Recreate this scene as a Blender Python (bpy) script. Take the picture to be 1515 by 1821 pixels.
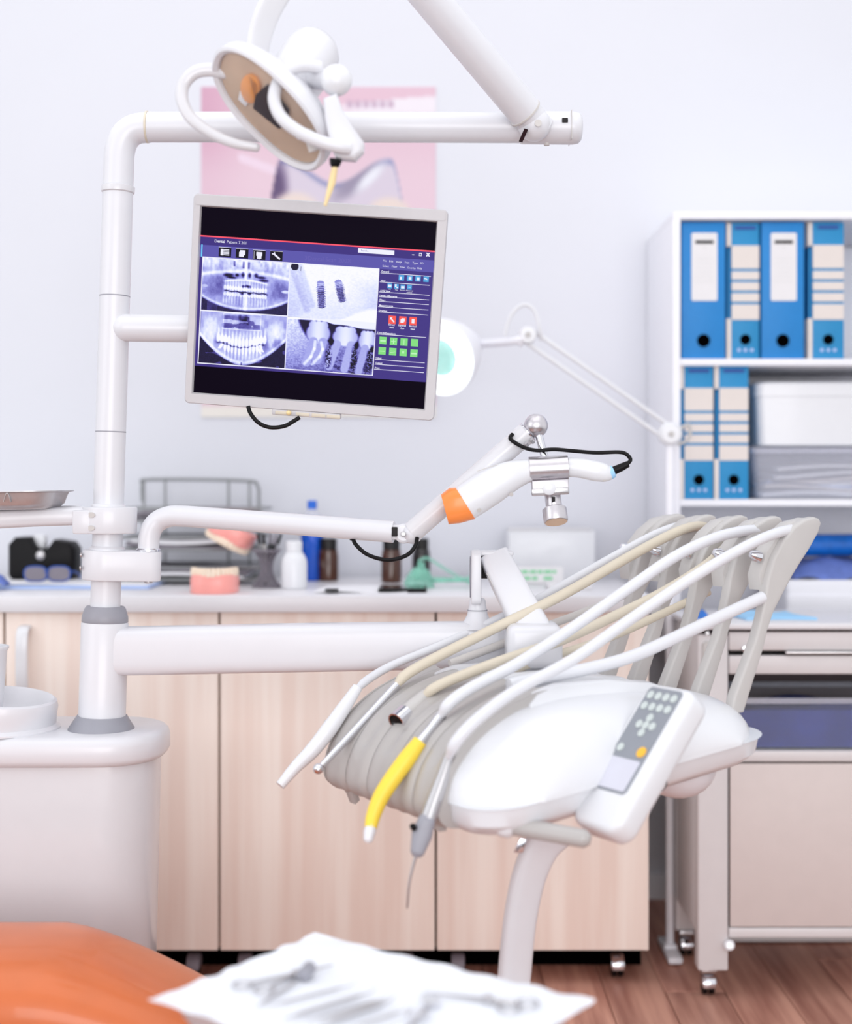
import bpy, bmesh, math, random
import numpy as np
from mathutils import Vector, Matrix

for o in list(bpy.data.objects):
    bpy.data.objects.remove(o)
random.seed(7)
RNG = np.random.RandomState(11)
SC = bpy.context.scene
COL = SC.collection

# ------------------------------------------------------------------ camera
F, CX, CY, EYE = 2500.0, 757.5, 865.0, 1.10
cam_d = bpy.data.cameras.new('camera')
cam = bpy.data.objects.new('camera', cam_d)
COL.objects.link(cam)
cam.location = (0, 0, EYE)
cam.rotation_euler = (math.radians(90), 0, 0)
cam_d.sensor_fit = 'HORIZONTAL'
cam_d.sensor_width = 36.0
cam_d.lens = 36.0 * F / 1515.0
cam_d.shift_y = (CY - 910.5) / 1515.0
cam_d.clip_start = 0.05
cam_d.dof.use_dof = True
cam_d.dof.focus_distance = 2.44
cam_d.dof.aperture_fstop = 2.0
SC.camera = cam

# ------------------------------------------------------------------ world, lights, exposure
SC.view_settings.view_transform = 'Standard'
SC.view_settings.look = 'None'
SC.view_settings.exposure = 0.0
SC.view_settings.gamma = 1.0
SC.view_settings.use_curve_mapping = False
world = bpy.data.worlds.new('world')
SC.world = world
world.use_nodes = True
bg = world.node_tree.nodes['Background']
bg.inputs[0].default_value = (0.955, 0.965, 1.0, 1)
bg.inputs[1].default_value = 1.06


def area(name, loc, target, sx, sy, power, color=(1, 1, 1)):
    l = bpy.data.lights.new(name, 'AREA')
    l.shape = 'RECTANGLE'
    l.size, l.size_y, l.energy, l.color = sx, sy, power, color
    o = bpy.data.objects.new(name, l)
    COL.objects.link(o)
    o.location = loc
    o.rotation_euler = (Vector(target) - Vector(loc)).to_track_quat('-Z', 'Y').to_euler()
    return o


area('ceiling_panel_light', (-0.2, 1.9, 3.0), (-0.2, 2.2, 0), 2.6, 2.2, 14, (1.0, 0.99, 1.0))
area('window_light', (-2.9, 0.6, 1.9), (0.0, 2.9, 0.9), 1.6, 1.8, 13, (0.95, 0.97, 1.0))


area('rear_fill_light', (0.3, -3.2, 1.45), (0.1, 3.0, 0.9), 3.6, 2.2, 115, (1.0, 0.985, 0.985))  # added fill light behind the camera, brightens cabinets and shelf from the front


# ------------------------------------------------------------------ helpers: colour and materials
def lin(c):
    c = np.asarray(c, float) / 255.0
    return np.where(c <= 0.04045, c / 12.92, ((c + 0.055) / 1.055) ** 2.4)


MATS = {}


def mat(name, rgb, rough=0.4, metal=0.0, coat=0.0, var=0.03, scale=30.0, bump=0.0, trans=0.0, alpha=1.0, ior=1.45,
        emit=None, estr=1.0, spec=0.5, stretch=None, rgb2=None, sss=0.0):
    m = bpy.data.materials.new(name)
    m.use_nodes = True
    nt = m.node_tree
    b = nt.nodes['Principled BSDF']
    c = lin(rgb)
    tc = nt.nodes.new('ShaderNodeTexCoord')
    mp = nt.nodes.new('ShaderNodeMapping')
    if stretch:
        mp.inputs['Scale'].default_value = stretch
    nz = nt.nodes.new('ShaderNodeTexNoise')
    nz.inputs['Scale'].default_value = scale
    nz.inputs['Detail'].default_value = 4
    nt.links.new(tc.outputs['Object'], mp.inputs[0])
    nt.links.new(mp.outputs[0], nz.inputs['Vector'])
    rp = nt.nodes.new('ShaderNodeValToRGB')
    c2 = lin(rgb2) if rgb2 is not None else c * (1 - var)
    rp.color_ramp.elements[0].color = (*c2, 1)
    rp.color_ramp.elements[1].color = (*c, 1)
    rp.color_ramp.elements[0].position = 0.35
    rp.color_ramp.elements[1].position = 0.65
    nt.links.new(nz.outputs['Fac'], rp.inputs[0])
    nt.links.new(rp.outputs[0], b.inputs['Base Color'])
    b.inputs['Roughness'].default_value = rough
    b.inputs['Metallic'].default_value = metal
    b.inputs['Coat Weight'].default_value = coat
    b.inputs['Coat Roughness'].default_value = 0.08
    b.inputs['Transmission Weight'].default_value = trans
    b.inputs['Alpha'].default_value = alpha
    b.inputs['IOR'].default_value = ior
    b.inputs['Specular IOR Level'].default_value = spec
    if sss:
        b.inputs['Subsurface Weight'].default_value = sss
        b.inputs['Subsurface Radius'].default_value = (0.01, 0.008, 0.008)
    if emit is not None:
        e = lin(emit)
        b.inputs['Emission Color'].default_value = (*e, 1)
        b.inputs['Emission Strength'].default_value = estr
    if bump:
        bp = nt.nodes.new('ShaderNodeBump')
        bp.inputs['Strength'].default_value = bump
        bp.inputs['Distance'].default_value = 0.002
        nt.links.new(nz.outputs['Fac'], bp.inputs['Height'])
        nt.links.new(bp.outputs[0], b.inputs['Normal'])
    MATS[name] = m
    return m


def attr_mat(name, emission):
    m = bpy.data.materials.new(name)
    m.use_nodes = True
    nt = m.node_tree
    b = nt.nodes['Principled BSDF']
    a = nt.nodes.new('ShaderNodeAttribute')
    a.attribute_name = 'Col'
    if emission:
        b.inputs['Base Color'].default_value = (0.002, 0.002, 0.002, 1)
        b.inputs['Specular IOR Level'].default_value = 0.1
        nt.links.new(a.outputs['Color'], b.inputs['Emission Color'])
        b.inputs['Emission Strength'].default_value = 1.0
    else:
        nt.links.new(a.outputs['Color'], b.inputs['Base Color'])
    b.inputs['Roughness'].default_value = 0.35
    MATS[name] = m
    return m


WHITE = mat('white_enamel', (219, 219, 224), 0.28, coat=0.12, var=0.01)
CREAMW = mat('cream_white_enamel', (215, 214, 218), 0.25, coat=0.3, var=0.012)
WPLAST = mat('white_plastic', (224, 225, 229), 0.3, coat=0.2, var=0.01)
MBEZEL = mat('monitor_grey_plastic', (198, 195, 198), 0.42, var=0.02, scale=80)
GREYP = mat('grey_ring_plastic', (150, 150, 159), 0.4, var=0.02)
CGREY = mat('console_grey_plastic', (178, 174, 172), 0.36, coat=0.15, var=0.02)
WGREY = mat('whip_arm_grey', (194, 191, 189), 0.45, var=0.02)
BLACK = mat('black_rubber', (9, 7, 10), 0.45, var=0.1, spec=0.25)
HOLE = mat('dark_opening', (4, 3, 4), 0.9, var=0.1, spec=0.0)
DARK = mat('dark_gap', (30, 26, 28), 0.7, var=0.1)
CHROME = mat('chrome', (225, 225, 230), 0.12, metal=1.0, var=0.02)
STEEL = mat('brushed_steel', (200, 198, 200), 0.28, metal=1.0, var=0.06, scale=200)
ALU = mat('satin_aluminium', (212, 208, 212), 0.33, metal=1.0, var=0.05, scale=150)
WALLM = mat('wall_paint', (219, 220, 227), 0.9, var=0.008, scale=6, bump=0.02)
CTOP = mat('worktop_laminate', (222, 221, 225), 0.35, var=0.01)
ORANGE = mat('orange_upholstery', (208, 108, 56), 0.40, coat=0.3, var=0.06, scale=18, bump=0.08)
ORTIP = mat('orange_camera_tip', (247, 140, 66), 0.3, coat=0.2, var=0.03)
YELLOW = mat('yellow_grip', (246, 214, 74), 0.4, var=0.03)
HOSEW = mat('white_hose', (222, 223, 228), 0.38, var=0.015)
HOSEC = mat('cream_hose', (212, 202, 184), 0.42, var=0.03)
HOSEG = mat('grey_hose', (204, 200, 197), 0.42, var=0.03)
GOLD = mat('cream_lever', (238, 214, 160), 0.5, var=0.04)
BLUEB = mat('blue_binder_card', (26, 128, 200), 0.5, var=0.04, scale=60)
BLUEB2 = mat('blue_file_box_card', (34, 138, 194), 0.5, var=0.04, scale=60)
BLUED = mat('blue_recess', (45, 80, 160), 0.6, var=0.05)
LABELW = mat('label_paper', (226, 224, 226), 0.7, var=0.02)
LABELC = mat('cream_label_paper', (222, 213, 208), 0.7, var=0.02)
PENCIL = mat('faint_rule', (214, 214, 214), 0.7, var=0.02)
SHELFW = mat('shelf_white', (236, 236, 242), 0.5, var=0.015)
TROLW = mat('trolley_white_metal', (214, 210, 211), 0.4, var=0.02)
TROLD = mat('trolley_door_cream', (210, 199, 196), 0.5, var=0.02)
PINKG = mat('pink_gum_acrylic', (250, 166, 158), 0.35, coat=0.2, var=0.06)
TEETH = mat('cream_teeth', (244, 226, 205), 0.35, var=0.08, scale=90)
AMBER = mat('amber_glass', (74, 34, 14), 0.12, coat=0.5, var=0.3, scale=10)
DARKB = mat('dark_bottle', (24, 18, 20), 0.15, coat=0.5, var=0.1)
CAPB = mat('black_cap', (14, 10, 12), 0.4, var=0.1)
BLUEL = mat('blue_liquid_bottle', (18, 88, 205), 0.15, coat=0.5, var=0.1)
BLUEC = mat('blue_cap', (30, 105, 215), 0.4, var=0.05)
WIRE = mat('grey_wire', (150, 152, 154), 0.45, metal=0.5, var=0.05)
DGREY = mat('dark_grey_plastic', (128, 122, 132), 0.5, var=0.08)
PAPER = mat('paper', (236, 236, 240), 0.8, var=0.02)
PAPERB = mat('blue_edged_paper', (176, 196, 236), 0.7, var=0.05)
GREENT = mat('pale_green_clear_plastic', (160, 232, 210), 0.2, alpha=0.38, var=0.2, scale=40)
GREENP = mat('green_print', (120, 205, 150), 0.7, var=0.05)
NAVY = mat('navy_cloth', (46, 60, 134), 0.9, var=0.25, scale=14, bump=0.4)
NAVY2 = mat('pale_navy_packet', (100, 122, 196), 0.6, var=0.25, scale=25, bump=0.4)
FOIL = mat('bright_blue_roll', (18, 110, 205), 0.3, coat=0.3, var=0.2, scale=40, bump=0.3)
SKYB = mat('sky_blue_cloth', (160, 208, 244), 0.85, var=0.06, scale=20, bump=0.2)
CLEAR = mat('clear_plastic', (228, 232, 244), 0.12, alpha=0.07, var=0.02)
CLEARW = mat('cloudy_plastic', (222, 224, 238), 0.2, alpha=0.30, var=0.03)
GLASS = mat('lamp_glass', (235, 240, 250), 0.05, alpha=0.05, var=0.02)
REFL = mat('reflector_beige', (214, 184, 156), 0.25, metal=0.3, var=0.15, scale=14)
BULB = mat('orange_bulb_filter', (232, 150, 62), 0.25, coat=0.4, var=0.2)
SHIELD = mat('dark_lamp_shield', (36, 12, 20), 0.7, var=0.2, spec=0.15)
TEAL = mat('teal_lens', (140, 205, 198), 0.1, coat=0.5, var=0.1, alpha=0.9)
RING = mat('ring_light', (255, 255, 255), 0.4, emit=(244, 255, 252), estr=1.35)
PANELG = mat('panel_grey_print', (142, 146, 154), 0.4, var=0.03)
BTN = mat('panel_button', (200, 208, 206), 0.4, var=0.03)
BTNO = mat('orange_button', (246, 188, 60), 0.4, var=0.03)
LCD = mat('panel_display', (208, 208, 220), 0.25, var=0.02)
PAPERT = mat('tray_paper', (238, 241, 248), 0.75, var=0.015, scale=40, bump=0.15)
TRAYP = mat('tray_plastic', (206, 198, 201), 0.4, var=0.02)
WOOD = mat('beech_laminate', (248, 237, 228), 0.5, scale=1.0, stretch=(26, 26, 1.1), rgb2=(238, 219, 208))
PINKBG = attr_mat('poster_print', False)
SCRPIC = attr_mat('screen_picture', True)


def plank_mat():
    m = mat('brown_floor_plank', (206, 154, 135), 0.5, scale=1.0, stretch=(30, 2.2, 30), rgb2=(160, 108, 94))
    nt = m.node_tree
    b = nt.nodes['Principled BSDF']
    src = b.inputs['Base Color'].links[0].from_socket
    oi = nt.nodes.new('ShaderNodeObjectInfo')
    mr = nt.nodes.new('ShaderNodeMapRange')
    mr.inputs[3].default_value = 0.82
    mr.inputs[4].default_value = 1.12
    hs = nt.nodes.new('ShaderNodeHueSaturation')
    nt.links.new(oi.outputs['Random'], mr.inputs[0])
    nt.links.new(mr.outputs[0], hs.inputs['Value'])
    nt.links.new(src, hs.inputs['Color'])
    nt.links.new(hs.outputs[0], b.inputs['Base Color'])
    return m


PLANK = plank_mat()


def glow(name, rgb):
    return mat(name, (6, 6, 8), 0.4, emit=rgb, estr=1.0, spec=0.1)


# ------------------------------------------------------------------ helpers: places
def P(x, y, d):
    """world point at depth d that lies on the line of sight of photo position x, y"""
    return np.array([(x - CX) * d / F, d, EYE - (y - CY) * d / F])


def PZ(x, y, z):
    """world point on the level plane z"""
    return P(x, y, F * (EYE - z) / (y - CY))


def nrm(v):
    v = np.asarray(v, float)
    return v / np.linalg.norm(v)


V3 = lambda *a: np.array(a, float)


# ------------------------------------------------------------------ helpers: geometry, each returns (verts, faces)
def comb(*gs):
    V, Fc, n = [], [], 0
    for v, f in gs:
        V += [tuple(p) for p in v]
        Fc += [tuple(i + n for i in q) for q in f]
        n += len(v)
    return V, Fc


def from_bm(bm):
    bm.verts.index_update()
    v = [tuple(x.co) for x in bm.verts]
    f = [tuple(x.index for x in q.verts) for q in bm.faces]
    bm.free()
    return v, f


def box(c, s, bev=0.0, seg=2, ax=None):
    bm = bmesh.new()
    bmesh.ops.create_cube(bm, size=1)
    for v in bm.verts:
        v.co = Vector((v.co.x * s[0], v.co.y * s[1], v.co.z * s[2]))
    if bev > 0:
        bmesh.ops.bevel(bm, geom=bm.edges[:], offset=min(bev, min(s) * 0.49), segments=seg, profile=0.5, affect='EDGES')
    v, f = from_bm(bm)
    if ax is not None:
        A = np.array([nrm(a) for a in ax])
        v = [tuple(np.asarray(c) + np.asarray(p) @ A) for p in v]
    else:
        v = [tuple(np.asarray(c) + np.asarray(p)) for p in v]
    return v, f


def spline(pts, n=6):
    pts = [np.asarray(p, float) for p in pts]
    if len(pts) < 3:
        return pts
    q = [2 * pts[0] - pts[1]] + pts + [2 * pts[-1] - pts[-2]]
    out = []
    for i in range(1, len(q) - 2):
        a, b, c, d = q[i - 1], q[i], q[i + 1], q[i + 2]
        for k in range(n):
            t = k / n
            out.append(0.5 * (2 * b + (c - a) * t + (2 * a - 5 * b + 4 * c - d) * t * t + (3 * b - a - 3 * c + d) * t ** 3))
    out.append(pts[-1])
    return out


def loft(rings, closed=True, caps=True):
    V = [tuple(p) for r in rings for p in r]
    m = len(rings[0])
    Fc = []
    for i in range(len(rings) - 1):
        for j in range(m if closed else m - 1):
            k = (j + 1) % m
            Fc.append((i * m + j, i * m + k, (i + 1) * m + k, (i + 1) * m + j))
    if caps:
        Fc.append(tuple(range(m))[::-1])
        Fc.append(tuple(range((len(rings) - 1) * m, len(rings) * m)))
    return V, Fc


def sweep(path, ra, rb=None, up=None, seg=14, p=2.0, rnd=False, caps=True):
    """sweep an ellipse (or squarish oval, p > 2) along a path; ra across, rb along up"""
    path = [np.asarray(q, float) for q in path]
    n = len(path)
    ra = list(np.interp(np.linspace(0, 1, n), np.linspace(0, 1, len(ra)), ra)) if np.ndim(ra) else [ra] * n
    if rb is None:
        rb = ra
    else:
        rb = list(np.interp(np.linspace(0, 1, n), np.linspace(0, 1, len(rb)), rb)) if np.ndim(rb) else [rb] * n
    if rnd:
        t0, t1 = nrm(path[1] - path[0]), nrm(path[-1] - path[-2])
        a, b, r0, r1 = [], [], ra[0], ra[-1]
        s0, s1 = rb[0], rb[-1]
        pa, pb, A0, B0, A1, B1 = [], [], [], [], [], []
        for k in (0.15, 0.55, 0.85):
            c = math.sqrt(1 - (1 - k) ** 2)
            pa.append(path[0] - t0 * min(r0, s0) * (1 - k)); A0.append(r0 * c); B0.append(s0 * c)
            pb.append(path[-1] + t1 * min(r1, s1) * (1 - k)); A1.append(r1 * c); B1.append(s1 * c)
        path = pa + path + pb[::-1]
        ra = A0 + ra + A1[::-1]
        rb = B0 + rb + B1[::-1]
        n = len(path)
    T = [nrm(path[min(i + 1, n - 1)] - path[max(i - 1, 0)]) for i in range(n)]
    if up is None:
        u = V3(0, 0, 1) if abs(T[0][2]) < 0.9 else V3(1, 0, 0)
    rings = []
    N = None
    for i in range(n):
        if up is not None:
            S = nrm(np.cross(T[i], up)); N = np.cross(S, T[i])
        else:
            if N is None:
                S = nrm(np.cross(T[i], u)); N = np.cross(S, T[i])
            else:
                N = nrm(N - T[i] * np.dot(N, T[i])); S = np.cross(T[i], N)
        ring = []
        for k in range(seg):
            a = 2 * math.pi * k / seg
            c, s = math.cos(a), math.sin(a)
            c = math.copysign(abs(c) ** (2 / p), c); s = math.copysign(abs(s) ** (2 / p), s)
            ring.append(path[i] + S * c * ra[i] + N * s * rb[i])
        rings.append(ring)
    return loft(rings, True, caps)


def axes_from(n):
    n = nrm(n)
    a = V3(0, 0, 1) if abs(n[2]) < 0.9 else V3(1, 0, 0)
    x = nrm(np.cross(a, n))
    return x, np.cross(n, x), n


def lathe(prof, c, n=(0, 0, 1), seg=28, sx=1.0, sy=1.0, axes=None):
    x, y, z = axes if axes is not None else axes_from(n)
    c = np.asarray(c, float)
    rings = [[c + (x * math.cos(2 * math.pi * k / seg) * sx + y * math.sin(2 * math.pi * k / seg) * sy) * max(r, 1e-5) + z * h
              for k in range(seg)] for r, h in prof]
    return loft(rings, True, True)


def cyl(a, b, r, r2=None, seg=20, bev=0.0):
    a, b = np.asarray(a, float), np.asarray(b, float)
    L = np.linalg.norm(b - a)
    r2 = r if r2 is None else r2
    if bev:
        pr = [(r - bev, 0), (r - bev * .3, bev * .3), (r, bev), (r2, L - bev), (r2 - bev * .3, L - bev * .3), (r2 - bev, L)]
    else:
        pr = [(r, 0), (r2, L)]
    return lathe(pr, a, b - a, seg)


def ball(c, r, sx=1, sy=1, sz=1, seg=20, ax=None):
    V, rings = [], []
    A = np.array(ax) if ax is not None else np.eye(3)
    for i in range(1, 12):
        t = math.pi * i / 12
        rings.append([np.asarray(c) + np.array([r * sx * math.sin(t) * math.cos(2 * math.pi * k / seg),
                                               r * sy * math.sin(t) * math.sin(2 * math.pi * k / seg),
                                               -r * sz * math.cos(t)]) @ A for k in range(seg)])
    return loft(rings)


def prism(out, th, o, ex, ey, ez, bev=0.0, seg=2):
    """flat outline given in the ex/ey plane, made th thick along ez"""
    bm = bmesh.new()
    o, ex, ey, ez = [np.asarray(q, float) for q in (o, ex, ey, ez)]
    vs = [bm.verts.new(Vector(o + ex * a + ey * b - ez * th / 2)) for a, b in out]
    f = bm.faces.new(vs)
    r = bmesh.ops.extrude_face_region(bm, geom=[f])
    nv = [g for g in r['geom'] if isinstance(g, bmesh.types.BMVert)]
    for v in nv:
        v.co += Vector(ez * th)
    bmesh.ops.recalc_face_normals(bm, faces=bm.faces[:])
    if bev > 0:
        caps = [q for q in bm.faces if len(q.verts) == len(out)]
        es = {e for q in caps for e in q.edges}
        bmesh.ops.bevel(bm, geom=list(es), offset=bev, segments=seg, profile=0.5, affect='EDGES')
    return from_bm(bm)


def rrect(x0, x1, y0, y1, r, n=6):
    pts = []
    for cx, cy, a0 in ((x1 - r, y1 - r, 0), (x0 + r, y1 - r, 90), (x0 + r, y0 + r, 180), (x1 - r, y0 + r, 270)):
        for k in range(n + 1):
            a = math.radians(a0 + 90 * k / n)
            pts.append((cx + r * math.cos(a), cy + r * math.sin(a)))
    return pts


def grid(nx, ny, fn):
    V = [tuple(fn(i / (nx - 1), j / (ny - 1))) for j in range(ny) for i in range(nx)]
    Fc = [(j * nx + i, j * nx + i + 1, (j + 1) * nx + i + 1, (j + 1) * nx + i) for j in range(ny - 1) for i in range(nx - 1)]
    return V, Fc


def slab(nx, ny, fn, th):
    """a curved sheet with thickness th downwards along z-ish vector th"""
    a = grid(nx, ny, fn)
    t = np.asarray(th, float)
    b = ([tuple(np.asarray(p) - t) for p in a[0]], [q[::-1] for q in a[1]])
    V, Fc = comb(a, b)
    n = nx * ny
    loop = [i for i in range(nx)] + [j * nx + nx - 1 for j in range(1, ny)] + \
           [(ny - 1) * nx + i for i in range(nx - 2, -1, -1)] + [j * nx for j in range(ny - 2, 0, -1)]
    for k in range(len(loop)):
        p, q = loop[k], loop[(k + 1) % len(loop)]
        Fc.append((q, p, p + n, q + n))
    return V, Fc


def text_geo(s, size, o, ex, ey, align='LEFT', bold=0.0):
    cu = bpy.data.curves.new('t', 'FONT')
    cu.body = s
    cu.size = size
    cu.align_x = align
    cu.offset = bold
    cu.resolution_u = 2
    ob = bpy.data.objects.new('t', cu)
    COL.objects.link(ob)
    bpy.context.view_layer.update()
    me = bpy.data.meshes.new_from_object(ob.evaluated_get(bpy.context.evaluated_depsgraph_get()))
    v = [tuple(np.asarray(o) + np.asarray(ex) * q.co.x + np.asarray(ey) * q.co.y) for q in me.vertices]
    f = [tuple(q.vertices) for q in me.polygons]
    bpy.data.objects.remove(ob)
    bpy.data.curves.remove(cu)
    bpy.data.meshes.remove(me)
    return v, f


# ------------------------------------------------------------------ helpers: objects
def tag(o, label=None, cat=None, group=None, kind=None):
    for k, v in (('label', label), ('category', cat), ('group', group), ('kind', kind)):
        if v:
            o[k] = v
    return o


def wloc(o):
    v = V3(0, 0, 0)
    while o is not None:
        v = v + np.array(o.location)
        o = o.parent
    return v


def obj(name, geo, m, parent=None, smooth=38, cols=None, recalc=True):
    v, f = geo
    v = np.asarray(v, float)
    if parent is None:
        base = np.array([(v[:, 0].min() + v[:, 0].max()) / 2, (v[:, 1].min() + v[:, 1].max()) / 2, v[:, 2].min()])
    else:
        base = wloc(parent)
    me = bpy.data.meshes.new(name)
    me.from_pydata([tuple(p) for p in v - base], [], [tuple(q) for q in f])
    me.materials.append(m)
    if recalc:
        bm = bmesh.new()
        bm.from_mesh(me)
        bmesh.ops.recalc_face_normals(bm, faces=bm.faces[:])
        bm.to_mesh(me)
        bm.free()
    if smooth:
        me.polygons.foreach_set('use_smooth', [True] * len(me.polygons))
        me.set_sharp_from_angle(angle=math.radians(smooth))
    if cols is not None:
        ca = me.color_attributes.new('Col', 'FLOAT_COLOR', 'POINT')
        buf = np.ones((len(v), 4), np.float32)
        buf[:, :3] = cols
        ca.data.foreach_set('color', buf.ravel())
    me.update()
    o = bpy.data.objects.new(name, me)
    COL.objects.link(o)
    if parent is None:
        o.location = base
    else:
        o.parent = parent
    return o


def thing(name, label, cat, loc, group=None):
    o = bpy.data.objects.new(name, None)
    o.empty_display_size = 0.05
    COL.objects.link(o)
    o.location = tuple(loc)
    return tag(o, label, cat, group)


# ================================================================== the setting
WALL_Y = 3.75
w_ = obj('wall_back', box((0, WALL_Y + 0.05, 1.5), (7, 0.1, 3.0)), WALLM, smooth=0)
tag(w_, 'plain pale blue-white painted back wall', 'wall', kind='structure')
b_ = obj('baseboard_back', box((0, WALL_Y - 0.006, 0.035), (7, 0.012, 0.07), 0.003), SHELFW)
tag(b_, 'low white baseboard along the back wall', 'baseboard', kind='structure')
fl = obj('floor', box((0, 1.4, -0.03), (7, 4.8, 0.04)), DARK, smooth=0)
tag(fl, 'reddish brown wood plank floor', 'floor', kind='structure')
pk = obj('plank', box(wloc(fl), (0.1285, 1.197, 0.010), 0.0012, 1), PLANK, fl)
first = True
FW = wloc(fl)
for i in range(28):
    off = (i * 0.47) % 1.2
    for j in range(-1, 4):
        x, y = -1.755 + i * 0.13, off + j * 1.2
        if y > 4.4 or y < 0.6:
            continue
        o = pk if first else pk.copy()
        if not first:
            COL.objects.link(o)
            o.parent = fl
        first = False
        o.location = (x - FW[0], y - FW[1], -0.005 - FW[2])


# ================================================================== base cabinets and worktop
def caster(root, x, y, ztop, r=0.022, metal=False):
    c = obj('caster', comb(box((x, y, ztop - 0.006), (0.034, 0.034, 0.012), 0.003)), STEEL, root)
    h = r * 1.15
    hood = [(math.cos(a) * r * 1.12, math.sin(a) * r * 1.12) for a in np.linspace(math.radians(-15), math.radians(195), 14)]
    obj('caster_hood', prism(hood, 0.03, (x, y, r + 0.004), (0, -1, 0), (0, 0, 1), (1, 0, 0), 0.004), CHROME if metal else DGREY, c)
    obj('caster_wheel', comb(cyl((x - 0.013, y, r), (x - 0.003, y, r), r, bev=0.003), cyl((x + 0.003, y, r), (x + 0.013, y, r), r, bev=0.003)), BLACK, c)
    return c


CY0 = 3.10
edges = [-1.405, -0.930, -0.456, 0.0217, 0.494]
clabels = ['beech laminate base cabinet at the far left edge, behind the spittoon unit',
           'beech laminate base cabinet with white bar handle behind the column',
           'middle beech laminate base cabinet, doors without handle, behind the hanging yellow instrument',
           'rightmost beech laminate base cabinet, nearest the white trolley']
for i in range(4):
    a, b = edges[i], edges[i + 1]
    r = thing('base_cabinet', clabels[i], 'cabinet', ((a + b) / 2, 3.4, 0), 'beech base cabinets on casters')
    obj('body', box(((a + b) / 2, 3.41, 0.45), (b - a - 0.003, 0.58, 0.744), 0.001), WOOD, r)
    d = obj('door', box(((a + b) / 2, CY0 + 0.009, 0.45), (b - a - 0.006, 0.018, 0.746), 0.0015), WOOD, r)
    if i == 1:
        hx = -0.883
        obj('handle', comb(sweep(spline([(hx, CY0 + .002, .790), (hx, CY0 - .022, .784), (hx, CY0 - .030, .755), (hx, CY0 - .031, .72),
                                         (hx, CY0 - .030, .680), (hx, CY0 - .022, .652), (hx, CY0 + .002, .646)], 5),
                                 0.0135, 0.006, up=V3(0, -1, 0.001), seg=12, p=3)), WPLAST, d)
    obj('base_block', box(((a + b) / 2, 3.40, 0.039), (b - a, 0.34, 0.076)), HOLE, r, smooth=0)  # black block added to stand in for the deep shade under the cabinet
    for x in (a + 0.05, b - 0.065):
        caster(r, x, CY0 + 0.06, 0.078, metal=(i == 3 and x > a + 0.1))
o = obj('worktop', box((-0.46, 3.40, 0.8415), (1.92, 0.64, 0.037), 0.005, 2), CTOP)
tag(o, 'long white laminate worktop lying over the beech cabinets', 'worktop')

# ================================================================== wall poster
PX0, PX1 = (358 - CX) * WALL_Y / F, (775 - CX) * WALL_Y / F
PZ1, PZ0 = EYE - (155 - CY) * WALL_Y / F, EYE - (742 - CY) * WALL_Y / F


def sst(a, b, x):
    t = np.clip((x - a) / (b - a + 1e-9), 0, 1)
    return t * t * (3 - 2 * t)


def ell(x, y, cx, cy, rx, ry, soft=0.15, rot=0.0):
    c, s = math.cos(rot), math.sin(rot)
    dx, dy = x - cx, y - cy
    u, v = (dx * c + dy * s) / rx, (-dx * s + dy * c) / ry
    return 1 - sst(1 - soft, 1 + soft, np.sqrt(u * u + v * v))


def rectm(x, y, x0, x1, y0, y1, s=0.01):
    return sst(x0 - s, x0 + s, x) * (1 - sst(x1 - s, x1 + s, x)) * sst(y0 - s, y0 + s, y) * (1 - sst(y1 - s, y1 + s, y))


def seg_d(x, y, ax, ay, bx, by):
    px, py, dx, dy = x - ax, y - ay, bx - ax, by - ay
    t = np.clip((px * dx + py * dy) / (dx * dx + dy * dy), 0, 1)
    return np.hypot(px - t * dx, py - t * dy)


def vnoise(x, y, fx, fy, seed=0):
    r = np.random.RandomState(seed)
    g = r.rand(int(fy) + 3, int(fx) + 3)
    X, Y = np.clip(x, 0, 1) * fx, np.clip(y, 0, 1) * fy
    i, j = X.astype(int), Y.astype(int)
    u, v = X - i, Y - j
    u, v = u * u * (3 - 2 * u), v * v * (3 - 2 * v)
    return (g[j, i] * (1 - u) + g[j, i + 1] * u) * (1 - v) + (g[j + 1, i] * (1 - u) + g[j + 1, i + 1] * u) * v


def mixc(c, m, rgb):
    return c * (1 - m[:, None]) + np.asarray(rgb, float)[None, :] * m[:, None]


nx, ny = 150, 210
gx, gy = np.meshgrid(np.linspace(0, 1, nx), np.linspace(0, 1, ny))
gx, gy = gx.ravel(), gy.ravel()
c = np.tile(np.array([[236., 200, 216]]), (nx * ny, 1))
c = mixc(c, sst(0.25, 0.0, gx), (222, 172, 196))
c = mixc(c, sst(0.10, 0.30, gy) * 0.6, (244, 218, 230))
c = mixc(c, rectm(gx, gy, -1, 2, 0.028, 0.085, 0.012) * sst(0.35, 0.75, gx) * ((gy - 0.06) > (-0.07 * (gx - 0.5))), (250, 242, 250))
for k in range(6):                                            # illegible white heading
    x0 = 0.62 + k * 0.035
    c = mixc(c, rectm(gx, gy, x0, x0 + 0.026, 0.042, 0.064, 0.004) * 0.9, (206, 176, 200))
c = mixc(c, (seg_d(gx, gy, 0.17, 0.215, 0.34, 0.262) < 0.013) * 1.0, (248, 224, 240))
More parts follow.
